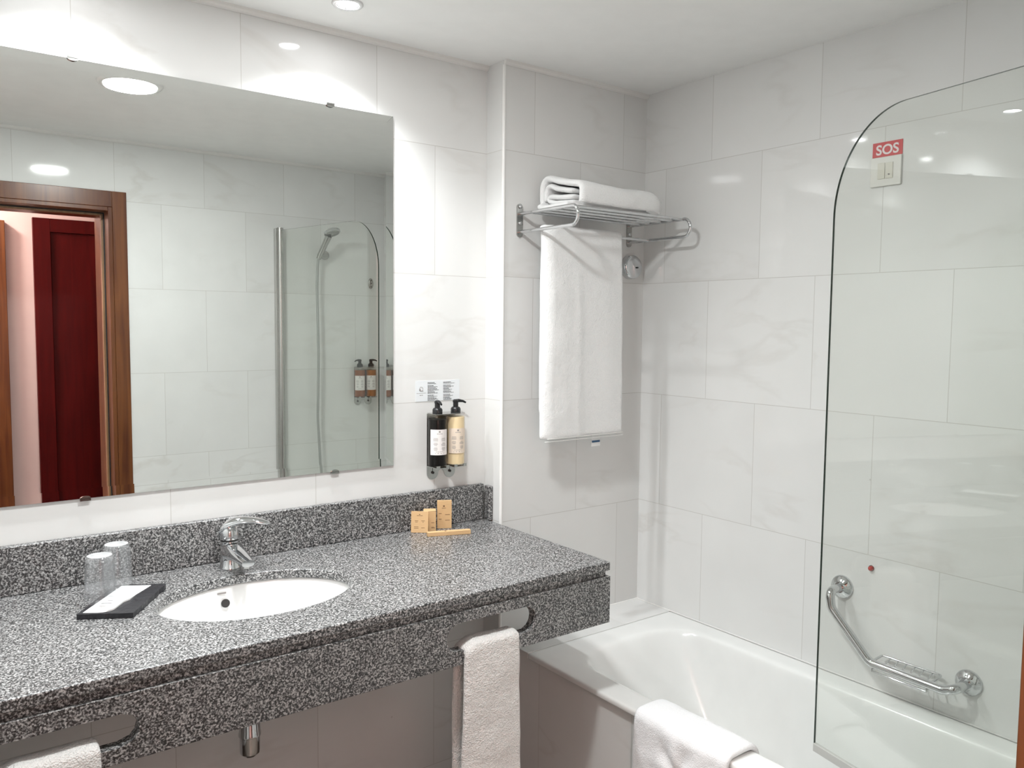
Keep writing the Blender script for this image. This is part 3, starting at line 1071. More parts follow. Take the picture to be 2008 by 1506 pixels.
# ------------------------------------------------------------------ slate tray, card, tumblers
ty = thing('slate_tray', 'black slate tray carrying a white card and two glasses at left of the basin', 'tray', (-1.266, -0.278, ZCT), radians(-29.5))
bm = bmesh.new()
n = 14
rs = random.Random(11)
outl = []
Wt, Lt = 0.117, 0.200
for (ax, ay, bx, by) in ((0, 0, Wt, 0), (Wt, 0, Wt+0.012, Lt), (Wt+0.012, Lt, 0.010, Lt), (0.010, Lt, 0, 0)):
    for k in range(n):
        u = k/n
        outl.append((ax+(bx-ax)*u+rs.uniform(-0.0009, 0.0009), ay+(by-ay)*u+rs.uniform(-0.0009, 0.0009)))
lo = [bm.verts.new((x, y, 0.0003)) for x, y in outl]
hi = [bm.verts.new((x+rs.uniform(-0.0008, 0.0008), y+rs.uniform(-0.0008, 0.0008), 0.0115)) for x, y in outl]
bm.faces.new(lo[::-1]); bm.faces.new(hi)
for i in range(len(outl)):
    j = (i+1) % len(outl)
    bm.faces.new((lo[i], lo[j], hi[j], hi[i]))
mobj('slate', bm, M_SLATE, ty)
cd = thing('paper_card', 'white printed card lying on the black slate tray', 'card', (-1.266, -0.278, ZCT+0.0118), radians(-29.5))
bm = bmesh.new()
ol = [(0.010, 0.008), (0.040, 0.006)] + [(0.040+0.030*sin(a), 0.028-0.022*cos(a)) for a in [pi/2*k/8 for k in range(9)]] + [(0.074, 0.070), (0.082, 0.086), (0.084, 0.120), (0.098, 0.188), (0.030, 0.190)]
for zz in (0, 0.0008):
    pass
f0 = [bm.verts.new((x, y, 0.0)) for x, y in ol]
f1 = [bm.verts.new((x, y, 0.0007 + (0.003 if (x > 0.06 and y < 0.1) else 0))) for x, y in ol]
bm.faces.new(f0[::-1])
c = bm.verts.new((0.045, 0.1, 0.0009))
for i in range(len(ol)):
    j = (i+1) % len(ol)
    bm.faces.new((f0[i], f0[j], f1[j], f1[i]))
    bm.faces.new((f1[i], f1[j], c))
mobj('card', bm, M_PAPER, cd)
bm = bmesh.new()
for (x, y, wd) in ((0.030, 0.046, 0.018), (0.034, 0.040, 0.010), (0.028, 0.064, 0.024), (0.036, 0.082, 0.010)):
    box(bm, x, x+wd, y, y+0.0014, 0.0009, 0.0016)
mobj('print', bm, M_INKS, cd)
def tumbler(x, y, z, h, label):
    t = thing('glass_tumbler', label, 'glass', (x, y, z), 0, 'upturned glasses on the slate tray')
    rb, rt_ = 0.0345, 0.0300
    bm = bmesh.new()
    lathe(bm, [(rb-0.0016, 0.0), (rb-0.0016, 0.001), (rt_-0.0022, h-0.010), (rt_-0.008, h-0.008), (0.0004, h-0.007)], n=48, cap0=False)
    lathe(bm, [(rb-0.0016, 0.0), (rb, 0.0006), (rb, 0.0015), (rt_, h-0.006), (rt_-0.001, h-0.002), (rt_-0.004, h)], n=48, cap0=False, cap1=False)
    mobj('wall', bm, M_TUMB, t, True, 45)
    bm = bmesh.new()
    lathe(bm, [(rt_-0.0042, h+0.0001), (rt_-0.009, h+0.0005), (rt_-0.012, h-0.0025), (0.010, h-0.003), (0.0005, h-0.002)], n=48, cap0=False)
    mobj('base', bm, M_TUMBB, t, True, 60)
    return t
tumbler(-1.207, -0.214, ZCT+0.0135, 0.104, 'clear tumbler upside down on the tray, the front one')
tumbler(-1.153, -0.113, ZCT+0.0135, 0.099, 'clear tumbler upside down on the tray, behind the front glass')

# ------------------------------------------------------------------ towel shelf
rk = thing('towel_shelf', 'chrome wire towel shelf with side loops on the marble wall', 'towel rack', (0, -D, 0))
XA, XB, ZTp, ZBt, YFr = 0.065, 0.560, 1.863, 1.805, -0.262
R = 0.0055
def plate(x):
    bm = bmesh.new()
    n = 16; pts = []
    for k in range(n+1):
        a = pi*k/n; pts.append((x+0.0115*cos(a), 1.884+0.0115*sin(a)))
    for k in range(n+1):
        a = pi+pi*k/n; pts.append((x+0.0115*cos(a), 1.800+0.0115*sin(a)))
    f0 = [bm.verts.new((px, 0, pz)) for px, pz in pts]; f1 = [bm.verts.new((px, -0.005, pz)) for px, pz in pts]
    bm.faces.new(f0); bm.faces.new(f1[::-1])
    for i in range(len(pts)):
        bm.faces.new((f0[i], f0[(i+1) % len(pts)], f1[(i+1) % len(pts)], f1[i]))
    o = mobj('wall_plate', bm, M_CHROMED, rk)
    for z in (1.886, 1.833):
        bm = bmesh.new()
        lathe(bm, [(0.0065, 0), (0.0065, 0.004), (0.0045, 0.0065), (0.0005, 0.0072)], (x, -0.005, z), (0, -1, 0), 20)
        mobj('screw', bm, M_CHROME, o, True, 50)
plate(XA); plate(XB)
def loop_(x):
    bm = bmesh.new()
    rr = (ZTp-ZBt)/2
    pts = [(x, -0.003, ZTp)] + [(x, YFr-rr*sin(a)*0.9, (ZTp+ZBt)/2+rr*cos(a)) for a in [pi*k/16 for k in range(17)]] + [(x, -0.003, ZBt)]
    tube(bm, pts, R, 14)
    mobj('side_loop', bm, M_CHROME, rk, True, 60)
loop_(XA); loop_(XB)
for yy in (-0.255, -0.205, -0.155, -0.105, -0.055):
    bm = bmesh.new()
    tube(bm, [(XA, yy, ZTp), (XB, yy, ZTp)], 0.0042, 12)
    mobj('shelf_bar', bm, M_CHROME, rk, True, 60)
bm = bmesh.new()
YB = -0.098
tube(bm, [(XA, YB, ZBt), (XB, YB, ZBt)], 0.0045, 12)
mobj('towel_bar', bm, M_CHROME, rk, True, 60)

# ------------------------------------------------------------------ cloth builder
def sheet(name, path, widthdir, spans, thick, mat, parent=None, amp=0.0015, freq=14, nu=26, seed=0, sub=1, edge=None, seg=None):
    """path: centre line points; spans: per point (w0,w1) along widthdir. closed soft solid"""
    P = [Vector(p) for p in path]
    # resample
    W = Vector(widthdir).normalized()
    out = []; sp = []
    step = seg or 0.012
    for i in range(len(P)-1):
        L = (P[i+1]-P[i]).length
        k = max(1, int(L/step))
        for q in range(k):
            t = q/k
            out.append(P[i].lerp(P[i+1], t))
            sp.append(tuple(spans[i][c]*(1-t)+spans[i+1][c]*t for c in (0, 1)))
    out.append(P[-1]); sp.append(spans[-1])
    bm = bmesh.new()
    m = len(out)
    grid = {}
    for i in range(m):
        tdir = (out[min(i+1, m-1)]-out[max(i-1, 0)]).normalized()
        nrm = tdir.cross(W).normalized()
        for j in range(nu+1):
            u = j/nu
            # ends of cross-section are rounded by shrinking thickness
            e = min(u, 1-u)*(sp[i][1]-sp[i][0])
            k = min(1.0, e/(thick*0.5)) if thick > 0 else 1
            h = thick/2*math.sqrt(max(0, 1-(1-k)**2))
            iend = min(i, m-1-i)*step
            k2 = min(1.0, iend/(thick*0.5))
            h *= math.sqrt(max(0.0, 1-(1-k2)**2))
            base = out[i] + W*(sp[i][0]+(sp[i][1]-sp[i][0])*u)
            dsp = (noise.noise(base*freq+Vector((seed, 0, 0)))*amp + noise.noise(base*freq*3+Vector((0, seed, 3)))*amp*0.35)
            if edge:
                base = base + edge(u, i/(m-1), base)
            base = base + nrm*dsp
            fz = noise.noise(base*160)*0.0010
            for s in (1, -1):
                grid[i, j, s] = bm.verts.new(base+nrm*(s*(h+(fz if h > 0.002 else 0))))
    for i in range(m-1):
        for j in range(nu):
            bm.faces.new((grid[i, j, 1], grid[i+1, j, 1], grid[i+1, j+1, 1], grid[i, j+1, 1]))
            bm.faces.new((grid[i, j, -1], grid[i, j+1, -1], grid[i+1, j+1, -1], grid[i+1, j, -1]))
        for j in (0, nu):
            a = (grid[i, j, 1], grid[i, j, -1], grid[i+1, j, -1], grid[i+1, j, 1])
            bm.faces.new(a if j == 0 else a[::-1])
    for i in (0, m-1):
        for j in range(nu):
            a = (grid[i, j, 1], grid[i, j+1, 1], grid[i, j+1, -1], grid[i, j, -1])
            bm.faces.new(a)
    bmesh.ops.remove_doubles(bm, verts=bm.verts, dist=0.00002)
    o = mobj(name, bm, mat, parent, True)
    if sub:
        s = o.modifiers.new('sub', 'SUBSURF'); s.levels = sub; s.render_levels = sub
    return o

# hanging towel over the lower bar
ht = thing('hanging_towel', 'long white towel hanging over the lower bar of the chrome shelf', 'towel', (0, 0, 0))
yb0 = -D+YB
tk = 0.013
pr = R+tk/2+0.001
path = [(0, yb0+pr, 1.22), (0, yb0+pr+0.001, 1.5), (0, yb0+pr, 1.78)]
for k in range(9):
    a = pi*k/8
    path.append((0, yb0+pr*cos(a), ZBt+pr*sin(a)))
path += [(0, yb0-pr-0.002, 1.75), (0, yb0-pr-0.005, 1.6), (0, yb0-pr-0.004, 1.45), (0, yb0-pr-0.002, 1.30), (0, yb0-pr, 1.135)]
wf = [(0.082, 0.425)]*len(path)
m_ = len(path)
wf = []
for p in path:
    zz = p[2]
    front = p[1] < yb0
    l = 0.086; r_ = 0.425
    if front:
        l = 0.076 + 0.004*sin((1.8-zz)*9)
        r_ = 0.420 + 0.016*(1.8-zz)/0.65
        if zz < 1.5: l += 0.004
    wf.append((l, r_))
def ed(u, v, b):
    # soft vertical folds on the front and a curled left edge
    front = 1 if b.y < yb0-0.002 else 0
    d = 0.0
    if front:
        lft = max(0, (0.10-u)/0.10)
        d += 0.016*lft**1.6
        fall = min(1, max(0, (1.78-b.z)/0.2))
        d += 0.004*fall*sin(u*9+b.z*2)*sin(u*3.1)
        d -= 0.004*fall*math.exp(-((u-0.42)/0.05)**2)
    return Vector((0, d, 0))
sheet('towel_cloth', path, (1, 0, 0), wf, tk, M_TERRY, ht, 0.0022, 9, 40, 3, 1, ed)
bm = bmesh.new()
yfz = yb0-pr-tk/2
box(bm, 0.100, 0.432, yfz-0.0035, yfz+0.004, 1.1395, 1.1410)
box(bm, 0.090, 0.434, yfz-0.0030, yfz+0.004, 1.1305, 1.1320)
mobj('hem_stitching', bm, M_HEM, ht)
bm = bmesh.new()
box(bm, 0.318, 0.358, yb0+pr-0.001, yb0+pr, 1.095, 1.235)
tg = mobj('care_tag', bm, M_PAPER, ht)
tg['label'] = 'small white care tag'
bm = bmesh.new()
box(bm, 0.320, 0.356, yb0+pr-0.0017, yb0+pr-0.001, 1.108, 1.115)
mobj('tag_print', bm, M_BLUE, tg)

# folded towel bundle lying on the shelf
ft = thing('folded_towel', 'thick folded white bath towel lying on top of the chrome shelf', 'towel', (0, 0, 0))
zb = ZTp+0.0045
yF, yK = -0.335, -0.120
T1 = 0.021
x_l, x_r = 0.118, 0.503
def roundpath(y0, y1, z0, z1, r, n=6):
    # from front-bottom going back along the bottom, up the back, over the top, down the front
    pts = []
    pts += [(y0+r, z0)]
    pts += [(y1-r, z0)]
    for k in range(1, n+1):
        a = -pi/2+pi/2*k/n; pts.append((y1-r+r*cos(a), z0+r+r*sin(a)))
    for k in range(0, n+1):
        a = pi/2*k/n; pts.append((y1-r+r*cos(a), z1-r+r*sin(a)))
    pts += [(y0+r, z1)]
    for k in range(1, n+1):
        a = pi/2+pi/2*k/n; pts.append((y0+r+r*cos(a), z1-r+r*sin(a)))
    return pts
outer = roundpath(yF+T1/2, yK-T1/2, zb+T1/2, 1.972-T1/2, 0.032)
outer += [(yF+T1/2, 1.905), (yF+T1/2+0.002, 1.885), (yF+T1/2+0.012, zb+T1/2+0.006)]
inner1 = [(yF+0.045, 1.888), (-0.25, 1.890), (-0.19, 1.893), (-0.163, 1.900), (-0.158, 1.908), (-0.165, 1.914), (-0.20, 1.912), (-0.26, 1.905), (yF+0.044, 1.903)]
inner2 = [(yF+0.046, 1.930), (-0.26, 1.932), (-0.20, 1.938), (-0.165, 1.943), (-0.152, 1.936), (-0.148, 1.918), (-0.150, 1.898)]
def bundle_shape(yz, seed, amp, t, xl, xr, name):
    path = [(0, y, z) for y, z in yz]
    def e(u, v, b):
        x = xl+(xr-xl)*u
        # right end slumps and rounds off, top surface undulates
        k = max(0, (u-0.80)/0.20)
        dz = -(b.z-zb)*0.30*k**2
        cy = (yF+yK)/2
        dy = (cy-b.y)*0.30*k**2.2
        top_ = max(0, (b.z-1.90)/0.06)
        dz += top_*(0.003*math.exp(-((u-0.02)/0.16)**2) - 0.022*min(1, max(0, (-0.18-b.y)/0.12)) - 0.007*math.exp(-((u-0.62)/0.14)**2)*1 + 0.002*sin(u*11))
        back_ = max(0, (b.y-(-0.20))/0.08)
        dz += back_*top_*0.016*(1-u)
        return Vector((0, dy, dz))
    sp_ = [(xl-(0.022 if (name == 'outer_wrap' and p[2] < 1.892 and k < 12) else 0), xr) for k, p in enumerate(path)]
    return sheet(name, path, (1, 0, 0), sp_, t, M_TERRY, ft, amp, 11, 34, seed, 1, e, 0.010)
bundle_shape(outer, 5, 0.0035, T1, x_l, x_r, 'outer_wrap')
bundle_shape(inner1, 9, 0.0025, 0.0165, x_l+0.004, x_r-0.03, 'inner_fold')
bundle_shape(inner2, 12, 0.0025, 0.0165, x_l+0.003, x_r-0.03, 'inner_fold')
# broader under-layer showing at the left end
# under = [(yF+0.06, zb+0.006), (-0.18, zb+0.006), (-0.125, zb+0.008), (-0.112, zb+0.022), (-0.120, zb+0.040)]
# (the bottom of the outer wrap already rests on the bars; this fold peeks out behind it)

# ------------------------------------------------------------------ clothesline reel
cl = thing('clothesline_reel', 'round chrome retractable clothesline case under the right end of the shelf', 'clothesline', (0.566, -D, 1.717))
bm = bmesh.new()
lathe(bm, [(0.0435, 0), (0.0435, 0.006), (0.0425, 0.020), (0.039, 0.026), (0.032, 0.0275), (0.001, 0.0285)], (0, 0, 0), (0, -1, 0), 48)
mobj('case', bm, M_CHROME, cl, True, 50)
bm = bmesh.new()
lathe(bm, [(0.0028, 0), (0.0028, 0.004), (0.001, 0.005)], (0.012, -0.0292, -0.002), (0, -1, 0), 12)
mobj('cord_knob', bm, M_BLACK, cl, True, 50)
ct = thing('clothesline_catch', 'small oval chrome catch plate on the wall by the shower, seen in the mirror', 'catch', (0.556, YF, 1.729))
bm = bmesh.new()
lathe(bm, [(0.030, 0), (0.029, 0.004), (0.022, 0.007), (0.001, 0.008)], (0, 0, 0), (0, 1, 0), 36, sx=0.48, sy=1)
o = mobj('plate', bm, M_CHROMED, ct, True, 50)
for z in (-0.018, 0, 0.018):
    bm = bmesh.new()
    lathe(bm, [(0.0032, 0), (0.0032, 0.0015)], (0, 0.0068, z), (0, 1, 0), 12)
    mobj('hole', bm, M_BLACK, ct)

# ------------------------------------------------------------------ SOS sign and pull-cord switch
sg = thing('sos_sign', 'small red SOS sign on the right-hand marble wall', 'sign', (XR, -1.007, 1.977))
boxobj('panel', (-0.0016, -0.0003, -0.0425, 0.0425, 0, 0.040), M_SIGNR, sg)
cu = bpy.data.curves.new('lettering', 'FONT')
cu.body = 'SOS'
cu.size = 0.0375
cu.align_x = 'CENTER'; cu.align_y = 'BOTTOM_BASELINE'
cu.extrude = 0.0003
cu.offset = 0.0008
tmp = bpy.data.objects.new('tmp_text', cu)
COL.objects.link(tmp)
bpy.context.view_layer.update()
me = bpy.data.meshes.new_from_object(tmp.evaluated_get(bpy.context.evaluated_depsgraph_get()))
bpy.data.objects.remove(tmp)
me.name = 'lettering'
me.materials.clear(); me.materials.append(M_SIGNW)
lt = bpy.data.objects.new('lettering', me)
link(lt, sg)
lt.location = (-0.0020, 0, 0.0065)
lt.rotation_euler = (pi/2, 0, -pi/2)
sw = thing('wall_switch', 'white two-rocker switch plate under the red SOS sign', 'switch', (XR, -1.007, 1.896))
boxobj('plate', (-0.008, -0.0003, -0.0435, 0.0435, 0, 0.080), M_PLAST, sw, 0.002)
for y0 in (-0.0215, 0.0010):
    boxobj('rocker', (-0.0105, -0.008, y0, y0+0.0205, 0.0195, 0.0625), M_PLASTC, sw, 0.0008)
bm = bmesh.new()
lathe(bm, [(0.0022, 0), (0.0022, 0.002)], (-0.0105, -0.0115, 0.030), (-1, 0, 0), 12)
mobj('cord_hole', bm, M_INKS, sw)
kn = thing('pull_knob', 'tiny dark red knob on the wall above the grab bar', 'knob', (XR, -1.011, 0.824))
bm = bmesh.new()
lathe(bm, [(0.0065, 0), (0.0065, 0.008), (0.004, 0.012), (0.0005, 0.013)], (0, 0, 0), (-1, 0, 0), 20)
mobj('knob', bm, M_REDK, kn, True, 50)
bm = bmesh.new()
lathe(bm, [(0.0085, -0.0002), (0.0085, 0.002)], (0, 0, 0), (-1, 0, 0), 20)
mobj('collar', bm, M_CHROMED, kn, True, 50)

# ------------------------------------------------------------------ grab bar with soap dish
gb = thing('grab_bar', 'angled chrome grab bar with soap basket behind the glass screen', 'grab bar', (XR, 0, 0))
bm = bmesh.new()
pts = bend([(-0.012, -0.925, 0.748), (-0.068, -0.925, 0.748), (-0.068, -0.932, 0.700), (-0.068, -1.055, 0.579), (-0.068, -1.255, 0.576), (-0.068, -1.287, 0.590), (-0.012, -1.287, 0.590)], [0.03, 0.03, 0.04, 0.03, 0.03], 8)
tube(bm, pts, 0.0125, 18)
mobj('bar', bm, M_CHROME, gb, True, 60)
for (y, z) in ((-0.925, 0.748), (-1.287, 0.590)):
    bm = bmesh.new()
    lathe(bm, [(0.034, 0), (0.034, 0.004), (0.031, 0.010), (0.020, 0.014), (0.015, 0.020)], (0, y, z), (-1, 0, 0), 36)
    mobj('flange', bm, M_CHROME, gb, True, 50)
bm = bmesh.new()
tube(bm, bend([(-0.068, -1.062, 0.586), (-0.068, -1.225, 0.586), (-0.016, -1.225, 0.590), (-0.016, -1.062, 0.590), (-0.068, -1.062, 0.586)], 0.008, 5), 0.0035, 10)
for k in range(1, 7):
    y = -1.062-0.163*k/7
    tube(bm, [(-0.068, y, 0.585), (-0.042, y, 0.578), (-0.016, y, 0.589)], 0.0018, 8)
tube(bm, [(-0.074, -1.065, 0.560), (-0.074, -1.215, 0.558)], 0.003, 10)
tube(bm, [(-0.074, -1.065, 0.560), (-0.070, -1.065, 0.580)], 0.003, 8)
tube(bm, [(-0.074, -1.215, 0.558), (-0.070, -1.215, 0.578)], 0.003, 8)
mobj('soap_basket', bm, M_CHROME, gb, True, 60)

# ------------------------------------------------------------------ bathtub
DZ = 0.480
YT0, YT1 = YF+0.002, -0.262
tb = thing('bathtub', 'white enamel bathtub along the right-hand wall', 'bathtub', (0, 0, 0))
def rrect(x0, x1, y0, y1, r, z, n=10):
    pts = []
    for (cx, cy, a0) in ((x1-r, y1-r, 0), (x0+r, y1-r, pi/2), (x0+r, y0+r, pi), (x1-r, y0+r, 1.5*pi)):
        for k in range(n+1):
            a = a0+pi/2*k/n
            pts.append((cx+r*cos(a), cy+r*sin(a), z))
    return pts
bm = bmesh.new()
x0, x1 = 0.0, XR-0.002
loops = [
    rrect(x0-0.010, x1, YT0, YT1, 0.006, DZ-0.020),
    rrect(x0-0.014, x1, YT0, YT1, 0.006, DZ-0.017),
    rrect(x0-0.014, x1, YT0, YT1, 0.006, DZ-0.006),
    rrect(x0-0.011, x1, YT0, YT1, 0.006, DZ-0.002),
    rrect(x0-0.004, x1, YT0, YT1, 0.006, DZ),
    rrect(x0+0.070, x1-0.060, YT0+0.06, YT1-0.075, 0.14, DZ-0.002),
    rrect(x0+0.082, x1-0.072, YT0+0.07, YT1-0.090, 0.135, DZ-0.006),
    rrect(x0+0.090, x1-0.079, YT0+0.08, YT1-0.105, 0.13, DZ-0.022),
    rrect(x0+0.100, x1-0.088, YT0+0.09, YT1-0.155, 0.13, DZ-0.10),
    rrect(x0+0.115, x1-0.105, YT0+0.10, YT1-0.240, 0.13, DZ-0.24),
    rrect(x0+0.140, x1-0.130, YT0+0.12, YT1-0.330, 0.13, DZ-0.355),
    rrect(x0+0.190, x1-0.180, YT0+0.17, YT1-0.420, 0.12, DZ-0.390),
    rrect(x0+0.260, x1-0.250, YT0+0.30, YT1-0.560, 0.05, DZ-0.394),
]
vs = [[bm.verts.new(p) for p in l] for l in loops]
nl = len(vs[0])
for a, b in zip(vs, vs[1:]):
    for i in range(nl):
        bm.faces.new((a[i], a[(i+1) % nl], b[(i+1) % nl], b[i]))
bm.faces.new(vs[-1])
o = mobj('tub_shell', bm, M_ENAMEL, tb, True, 50, normals=True)
s = o.modifiers.new('sub', 'SUBSURF'); s.levels = 1; s.render_levels = 2
bm = bmesh.new()
lathe(bm, [(0.03, 0), (0.03, 0.003), (0.001, 0.004)], (0.31, YF+0.40, DZ-0.394), (0, 0, 1), 24)
mobj('drain', bm, M_CHROME, tb, True, 50)
struct(boxobj('trim_6', (0.003, 0.020, YF, -D, 0, DZ-0.0205), M_WS))       # tiled tub front
struct(boxobj('trim_7', (-0.012, XR, YT1+0.0015, -D, DZ-0.019, DZ), M_LEDGE, None, 0.002))
# silicone bead round the ledge
bm = bmesh.new()
tube(bm, [(0.0, -D-0.001, DZ+0.001), (XR-0.001, -D-0.001, DZ+0.001), (XR-0.001, YF, DZ+0.001)], 0.0028, 8)
struct(mobj('trim_8', bm, M_TRIMW, smooth=True))

# ------------------------------------------------------------------ shower screen
HG, FE = Vector((0.030, -1.905, 0)), Vector((0.190, -1.133, 0))
sdir = (FE-HG).normalized(); SL = (FE-HG).length
sc = thing('shower_screen', 'clear glass bath screen with rounded top corner, standing on the tub rim', 'shower screen', HG, math.atan2(sdir.y, sdir.x))
bm = bmesh.new()
ol = [(0.0, 0.500), (SL, 0.500)]
nA = 28
RX, RZ = 0.185, 0.225
for k in range(nA+1):
    a = pi/2*k/nA
    ol.append((SL-RX+RX*cos(a), 1.982-RZ+RZ*sin(a)))
ol.append((0.0, 1.982))
f0 = [bm.verts.new((s_, -0.003, z_)) for s_, z_ in ol]; f1 = [bm.verts.new((s_, 0.003, z_)) for s_, z_ in ol]
bm.faces.new(f0); bm.faces.new(f1[::-1])
for i in range(len(ol)):
    q = bm.faces.new((f0[i], f0[(i+1) % len(ol)], f1[(i+1) % len(ol)], f1[i])); q.material_index = 1
mobj('glass_pane', bm, [M_GLASS, M_DARKGL], sc)
boxobj('bottom_seal', (0.0, SL, -0.005, 0.005, 0.4825, 0.502), M_SEAL, sc, 0.001)
bm = bmesh.new()
lathe(bm, [(0.0145, 0.484), (0.0145, 1.988), (0.016, 1.989), (0.016, 1.994)], (-0.004, 0, 0), (0, 0, 1), 28)
mobj('hinge_tube', bm, M_ALU, sc, True, 40)
o = boxobj('wall_profile', (-0.0, 0.03, -0.017, 0.017, 0, 1.508), M_ALU, None, 0.002)
o.parent = sc
o.matrix_parent_inverse = sc.matrix_world.inverted()
# wall profile sits square on the wall behind the tube
o.matrix_parent_inverse = Matrix.Identity(4)
o.rotation_euler = (0, 0, -math.atan2(sdir.y, sdir.x)+pi/2)
lw = Matrix.Rotation(-math.atan2(sdir.y, sdir.x), 4, 'Z') @ (Vector((0.020, YF+0.0005, 0.4825)) - Vector((HG.x, HG.y, 0)))
o.location = lw

# ------------------------------------------------------------------ hand shower
hs = thing('hand_shower', 'chrome hand shower on its wall holder, seen through the screen in the mirror', 'hand shower', (0, YF, 0))
bm = bmesh.new()
lathe(bm, [(0.024, 0), (0.024, 0.004), (0.021, 0.008)], (0.284, 0, 1.870), (0, 1, 0), 28)
tube(bm, [(0.284, 0.004, 1.870), (0.262, 0.025, 1.867), (0.234, 0.048, 1.864)], [0.023, 0.018, 0.015], 20)
mobj('holder', bm, M_CHROMED, hs, True, 50)
bm = bmesh.new()
tube(bm, [(0.228, 0.046, 1.845), (0.238, 0.056, 1.875), (0.252, 0.082, 1.925), (0.262, 0.102, 1.962)], [0.012, 0.0145, 0.0155, 0.018], 20)
mobj('handle', bm, M_CHROMED, hs, True, 60)
bm = bmesh.new()
ax = Vector((0.12, 0.38, -0.90)).normalized()
c0 = Vector((0.270, 0.120, 1.990))
lathe(bm, [(0.012, -0.002), (0.036, 0.0), (0.043, 0.006), (0.043, 0.016), (0.040, 0.018)], c0, ax, 36)
mobj('spray_head', bm, M_CHROME, hs, True, 40)
bm = bmesh.new()
lathe(bm, [(0.038, 0.0175), (0.036, 0.0195), (0.001, 0.0205)], c0, ax, 36)
o = mobj('spray_face', bm, M_CHROMED, hs, True, 50)
bm = bmesh.new()
X_, Y_, A_ = frame_from(ax)
for rr, cnt in ((0.012, 6), (0.022, 12), (0.031, 18)):
    for k in range(cnt):
        a = 2*pi*k/cnt
        lathe(bm, [(0.0014, 0), (0.0014, 0.0012)], c0+A_*0.0198+X_*(rr*cos(a))+Y_*(rr*sin(a)), ax, 6)
mobj('nozzles', bm, M_RUBBER, o)
bm = bmesh.new()
hp = [(0.227, 0.045, 1.846), (0.224, 0.043, 1.80), (0.221, 0.042, 1.70), (0.2225, 0.042, 1.55), (0.226, 0.042, 1.35), (0.2225, 0.042, 1.15), (0.219, 0.042, 1.0), (0.227, 0.042, 0.85), (0.232, 0.045, 0.72)]
tube(bm, bend(hp, 0.2, 4), 0.0068, 14)
mobj('hose', bm, M_HOSE, hs, True, 60)
# bath mixer behind the counter line of sight
bx = thing('bath_mixer', 'chrome bath mixer feeding the shower hose, hidden below the mirror view', 'mixer', (0.30, YF, 0.69))
bm = bmesh.new()
tube(bm, [(-0.10, 0.055, 0), (0.10, 0.055, 0)], 0.02, 20)
for s in (-0.075, 0.075):
    tube(bm, [(s, 0.0, 0), (s, 0.055, 0)], 0.012, 16)
    lathe(bm, [(0.03, 0), (0.03, 0.006), (0.014, 0.012)], (s, 0.0005, 0), (0, 1, 0), 24)
tube(bm, [(0, 0.06, 0), (0, 0.12, -0.01), (0, 0.16, -0.03)], [0.015, 0.013, 0.011], 16)
tube(bm, [(-0.068, 0.050, 0.018), (-0.068, 0.046, 0.032)], 0.009, 14)
mobj('body', bm, M_CHROME, bx, True, 50)

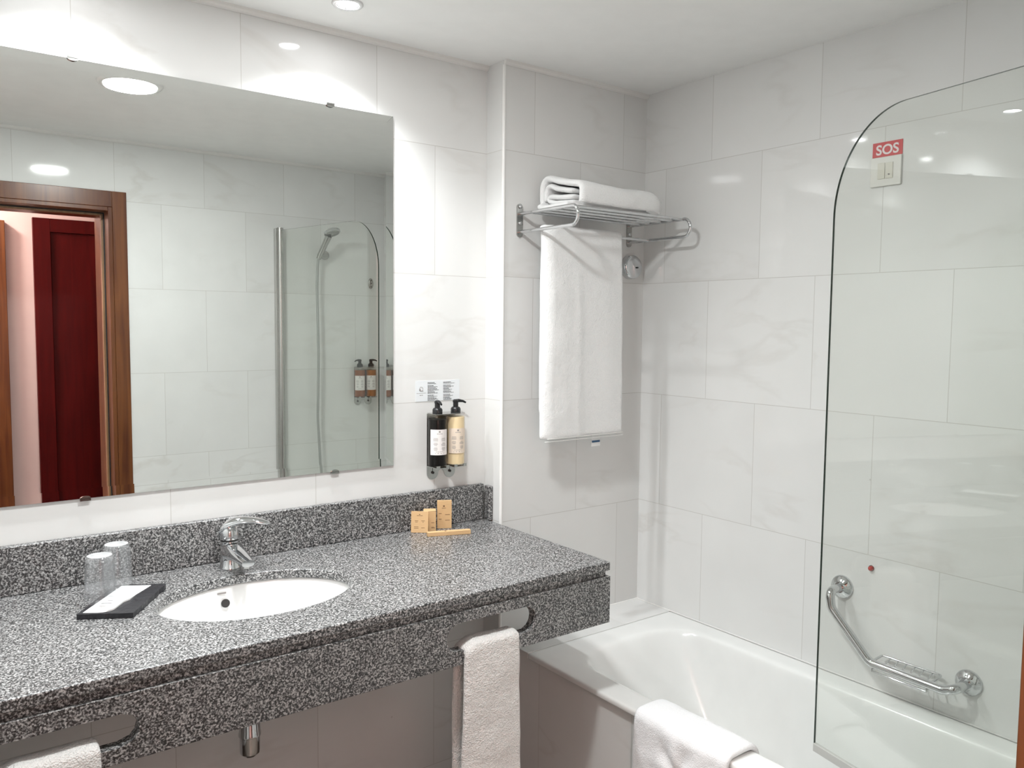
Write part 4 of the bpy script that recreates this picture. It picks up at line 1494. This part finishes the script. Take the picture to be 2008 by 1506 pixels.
# ------------------------------------------------------------------ hand towels through the apron slots
def slot_towel(name, label, xl, xr, zb_, zf, zk, seed, thick=0.017):
    t = thing(name, label, 'towel', (0, 0, 0), 0, 'hand towels hung through the counter slots')
    yfr, ybk = YC+0.004, YC+0.032
    r = thick/2+0.0015
    path = [(0, ybk+r+0.010, zk), (0, ybk+r+0.008, 0.55), (0, ybk+r+0.003, 0.68), (0, ybk+r, zb_-0.008)]
    for k in range(9):
        a = pi*k/8
        yy = (yfr+ybk)/2 + ((ybk-yfr)/2+r)*cos(a)
        path.append((0, yy, zb_+r*0.4+ (r*0.75)*sin(a)))
    path += [(0, yfr-r, zb_-0.012), (0, yfr-r-0.001, 0.66), (0, yfr-r-0.004, 0.50), (0, yfr-r-0.006, zf)]
    sp = []
    for p in path:
        k = max(0, min(1, (0.74-p[2])/0.35))
        back = p[1] > (yfr+ybk)/2
        sp.append((xl+(-0.012*k if not back else 0.004*k), xr+(0.006*k if not back else 0)))
    def e(u, v, b):
        fall = max(0, min(1, (0.72-b.z)/0.1))
        lean = -0.016*math.exp(-((b.z-0.735)/0.03)**2)*(u < 0.2)*(0.2-u)*5
        return Vector((0, 0.003*fall*sin(u*6+seed), lean))
    sheet('towel_cloth', path, (1, 0, 0), sp, thick, M_TERRYR, t, 0.0035, 13, 26, seed, 1, e)
    return t
slot_towel('hand_towel', 'white hand towel hanging through the right-hand slot of the granite apron', -0.496, -0.330, 0.725, 0.30, 0.32, 2)
slot_towel('hand_towel', 'white hand towel hanging through the left-hand slot of the granite apron', -1.450, -1.282, 0.721, 0.32, 0.30, 6)

# ------------------------------------------------------------------ bath mat over the tub rim
bmx = thing('bath_mat', 'folded white bath mat with embossed star draped over the tub rim', 'bath mat', (0, 0, 0))
tk = 0.016
o_ = 0.0145
path = [(-0.014-tk/2-0.004, 0, 0.15), (-0.014-tk/2-0.003, 0, 0.30), (-0.014-tk/2-0.002, 0, 0.42)]
for k in range(7):
    a = pi-(pi/2)*k/6
    path.append((-0.004+0.020*cos(a)*1.0, 0, DZ-0.012+(0.012+tk/2+0.002)*sin(a)))
path += [(0.03, 0, DZ+tk/2+0.002), (0.062, 0, DZ+tk/2+0.001)]
for k in range(1, 6):
    a = pi/2-(pi/2)*k/5*0.95
    path.append((0.062+0.030*cos(a), 0, DZ-0.022+(0.022+tk/2+0.001)*sin(a)))
path += [(0.100, 0, 0.42), (0.106, 0, 0.38)]
def em(u, v, b):
    # embossed star with ridges, centred on the outside hang
    yy, zz = b.y+0.905, b.z-0.385
    if b.x > -0.004:
        return Vector((0, 0, 0.004*sin(u*pi)*(1 if b.z > DZ else 0)))
    r = math.hypot(yy, zz)
    th = math.atan2(zz, yy)
    h = 0.006*math.exp(-((r-0.05)/0.03)**2)*cos(5*th)
    h -= 0.010*math.exp(-(r/0.014)**2)
    return Vector((-h-0.004*sin(u*pi), 0, 0))
sp = []
for p in path:
    k = max(0, min(1, (0.47-p[2])/0.30)) if p[0] < 0 else 0
    sp.append((-1.048-0.010*k, -0.738+0.012*k))
sheet('mat_cloth', path, (0, 1, 0), sp, tk, M_MAT, bmx, 0.003, 16, 48, 4, 1, em)
